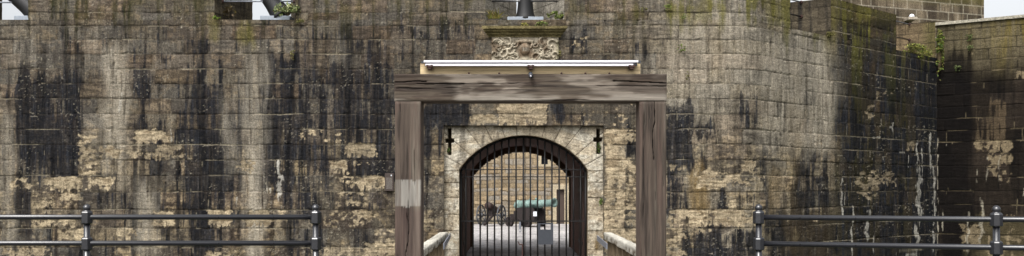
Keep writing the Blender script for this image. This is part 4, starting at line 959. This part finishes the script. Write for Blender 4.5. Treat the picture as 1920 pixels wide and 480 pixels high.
# ------------------------------------------------------------------ plants on the walls
def foliage(name, p, size, n, kind, cols, label, cat='plant', group=None, stretch=(1, .4, 1), lean=(0, -.3, .5), seed=1):
    if kind != 'grass': n = int(n * 1.6)
    rg = np.random.RandomState(seed); root = Vector(p); V = []; Cc = []; Q = []; mbp = MB()
    for i in range(n):
        c = lin(cols[rg.randint(len(cols))]) * (.4 + .55 * rg.rand()) * np.array([1.0, .93, .95])
        if rg.rand() < .15: c = lin((96, 84, 50)) * (.5 + .5 * rg.rand())
        if kind == 'grass':
            a = rg.uniform(-1.2, 1.2); L = size * rg.uniform(.5, 1.15); b = Vector((rg.uniform(-.3, .3) * size * stretch[0], rg.uniform(-.1, .1) * size, 0)); w = size * .022
            d = Vector((math.sin(a) * .7 + .15, -.25 + rg.uniform(-.2, .2), math.cos(a))).normalized(); prev = b; pts = []
            for k in range(5):
                f = k / 4; q = b + d * L * f + Vector((math.sin(a) * .35, -.1, -.45)) * L * f * f; ww = w * (1 - f * .92); pts.append((q - Vector((ww, 0, 0)), q + Vector((ww, 0, 0))))
            P = np.array([[list(l), list(r)] for l, r in pts]); mbp.grid(P, np.broadcast_to(c, P.shape))
        else:
            while True:
                q = Vector(rg.uniform(-1, 1, 3))
                if q.length < 1 and float(fbm(np.array([q.x * 2.6 * stretch[0] + seed]), np.array([q.z * 2.6 * stretch[2]]), seed, 2)[0]) > .5: break
            q = Vector((q.x * stretch[0], q.y * stretch[1], q.z * stretch[2])) * size * .5; q.y -= .04
            if kind == 'fern' : q += Vector((lean[0], 0, lean[2])) * size * .5 * 0
            d1 = Vector(rg.normal(size=3)).normalized(); d2 = d1.cross(Vector(rg.normal(size=3))).normalized(); s1 = min(max(size * .085, .014), .026) * rg.uniform(.6, 1.3); s2 = s1 * .5
            mbp.poly([tuple(q - d1 * s1), tuple(q + d2 * s2), tuple(q + d1 * s1), tuple(q - d2 * s2)], c)
    for i in range(max(2, n // 40)) if kind != 'grass' else ():
        e = Vector((rg.uniform(-.4, .4) * stretch[0], -.05, rg.uniform(-.3, .4) * stretch[2])) * size; st = Vector((0, .03, -.35 * size * stretch[2] * (1 if stretch[2] < 2 else .9)))
        w = .006; mbp.poly([tuple(st - Vector((w, 0, 0))), tuple(st + Vector((w, 0, 0))), tuple(e + Vector((w * .5, 0, 0))), tuple(e - Vector((w * .5, 0, 0)))], lin((90, 78, 56)))
    o = mbp.build(name, M_leaf, None, smooth=False); o.location = p; return tag(o, label, cat, group)
GR = [(112, 132, 62), (140, 156, 84), (90, 112, 52)]; YG = [(150, 150, 66), (120, 134, 58), (170, 160, 80)]; OLV = [(112, 116, 58), (92, 98, 48), (136, 132, 66)]
WP = 'plants growing in the wall joints'
def mp(px, py, off=.03):
    return at(px, py, 17.5 - off)
foliage('grass_tuft', mp(926, 35, -.08), .34, 95, 'grass', [(150, 150, 74), (120, 136, 58), (178, 160, 92)], 'yellow green grass tuft at the left end of the sill above the cornice', seed=2)
foliage('leafy_weed', mp(1043, 29, -.1), .3, 260, 'leaf', GR, 'low green weed at the right end of the sill above the cornice', stretch=(1.3, .5, .5), seed=3)
foliage('leafy_weed', mp(983, 47, .1), .17, 110, 'leaf', YG, 'small weed on the cornice under the middle gun', group=WP, stretch=(.9, .5, .5), seed=4)
foliage('leafy_weed', mp(1015, 47, .1), .24, 150, 'leaf', GR, 'small weed on the cornice right of the middle gun', group=WP, stretch=(1.1, .5, .6), seed=5)
foliage('buddleia_shrub', mp(539, 19, .02), .42, 330, 'leaf', [(128, 150, 92), (150, 166, 104), (96, 118, 66), (170, 180, 130)], 'pale green leafy shrub growing beside the slanting gun, left of centre', 'shrub', stretch=(1.3, .5, .75), seed=6)
foliage('leafy_weed', mp(407, 33), .16, 80, 'leaf', [(130, 160, 60), (110, 140, 50)], 'bright green weed at the left corner of the plant filled embrasure', group=WP, stretch=(1.2, .4, .6), seed=7)
foliage('leafy_weed', mp(430, 22, -.3), .3, 60, 'leaf', [(92, 84, 40), (80, 66, 36)], 'brown green withered weed inside the left embrasure', stretch=(1, .4, .9), seed=8)
foliage('leafy_weed', mp(563, 40), .2, 70, 'leaf', OLV, 'olive weed in the joint right of the leafy shrub', group=WP, stretch=(.9, .3, .7), seed=9)
foliage('leafy_weed', mp(550, 103), .2, 50, 'leaf', OLV, 'sparse olive weed in the wall well below the leafy shrub', group=WP, stretch=(.6, .3, 1.2), seed=10)
foliage('leafy_weed', mp(1251, 14), .15, 70, 'leaf', [(122, 150, 60)], 'bright green tuft high on the wall, nearest the top edge right of the carving', group=WP, stretch=(1.1, .4, .8), seed=11)
foliage('leafy_weed', mp(1281, 31), .12, 60, 'leaf', GR, 'small green tuft in a joint, second from the top on the pale wall', group=WP, stretch=(.8, .4, 1), seed=12)
foliage('leafy_weed', mp(1277, 91), .2, 90, 'leaf', GR, 'larger green tuft on the pale wall above the right post', group=WP, stretch=(.8, .4, 1), seed=13)
foliage('leafy_weed', mp(1288, 143), .14, 50, 'leaf', OLV, 'faint olive tuft on the pale wall just above the end of the beam', group=WP, stretch=(.5, .4, 1.4), seed=14)
foliage('leafy_weed', mp(1206, 18), .14, 50, 'leaf', OLV, 'small olive tuft above and left of the bright green tuft', group=WP, stretch=(1.2, .4, .5), seed=15)
foliage('leafy_weed', mp(1127, 379, -.08), .17, 120, 'leaf', [(84, 112, 44), (104, 130, 56)], 'green weed on the right jamb of the gate surround', group=WP, stretch=(.5, .4, 1.3), seed=16)
foliage('leafy_weed', mp(842, 283, -.16), .11, 90, 'leaf', [(60, 84, 34), (78, 104, 44)], 'green weed in the left cross slit', stretch=(.6, .5, 1.1), seed=17, group=WP)
foliage('leafy_weed', mp(1123, 277, -.16), .16, 130, 'leaf', [(60, 84, 34), (78, 104, 44)], 'green weed in the right cross slit', stretch=(.45, .5, 1.5), seed=18, group=WP)
foliage('leafy_weed', mp(1050, 100, .1), .14, 60, 'leaf', OLV, 'olive weed along the right edge of the carving', stretch=(.4, .4, 1.6), seed=19, group=WP)
def fpt(px, py, off=.04):   # point on the flank wall
    k = (px - 960) / F; t = (k * CY - CX) / (FD.x - k * FD.y); Y = CY + FD.y * t; return Vector((CX + FD.x * t + FN.x * off, Y + FN.y * off, EYE + (350 - py) / F * Y))
foliage('climbing_plant', fpt(1762, 102, .1), .62, 520, 'leaf', [(96, 120, 48), (124, 142, 60), (70, 92, 38), (140, 136, 62)], 'straggling green climber running down the right corner of the walls', 'climber', stretch=(.3, .3, 2.3), seed=20)
foliage('climbing_plant', fpt(1763, 75, .1), .32, 120, 'leaf', [(96, 120, 48), (124, 142, 60)], 'leafy top clump of the climber in the right corner', 'climber', stretch=(.8, .4, .7), seed=33)
for (px_, py_, s_, l_) in ((1817, 71, .24, 'green weed on the flank wall, the higher of two close together'), (1819, 91, .2, 'green weed on the flank wall, the lower of two close together'), (1794, 128, .2, 'green weed low on the dark flank wall beside the climber')):
    foliage('leafy_weed', fpt(px_, py_), s_, 80, 'leaf', [(84, 104, 56), (108, 126, 72)], l_, group=WP, stretch=(1, .4, .8), seed=px_)
x_, y_, _, _ = path((EMB[4][0] + EMB[4][1]) / 2 + .1, .1)
foliage('sill_grass', (float(x_), float(y_), SILL + .08), 1.3, 750, 'leaf', [(122, 138, 56), (100, 116, 48), (148, 152, 70)], 'mat of green weeds along the sill by the right corner', 'plant', stretch=(1.05, .35, .3), seed=22)
bpy.data.objects['sill_grass'].rotation_euler.z = PHI
for u_, s_, sd_ in ((EMB[3][1] - .15, .3, 41),):
    x_, y_, _, _ = path(u_, .05); foliage('sill_moss', (float(x_), float(y_), SILL + .03), s_, 120, 'leaf', [(124, 122, 66), (104, 104, 54)], 'olive moss tuft on the sill of the mossy embrasure', 'plant', stretch=(1.2, .4, .4), seed=sd_)
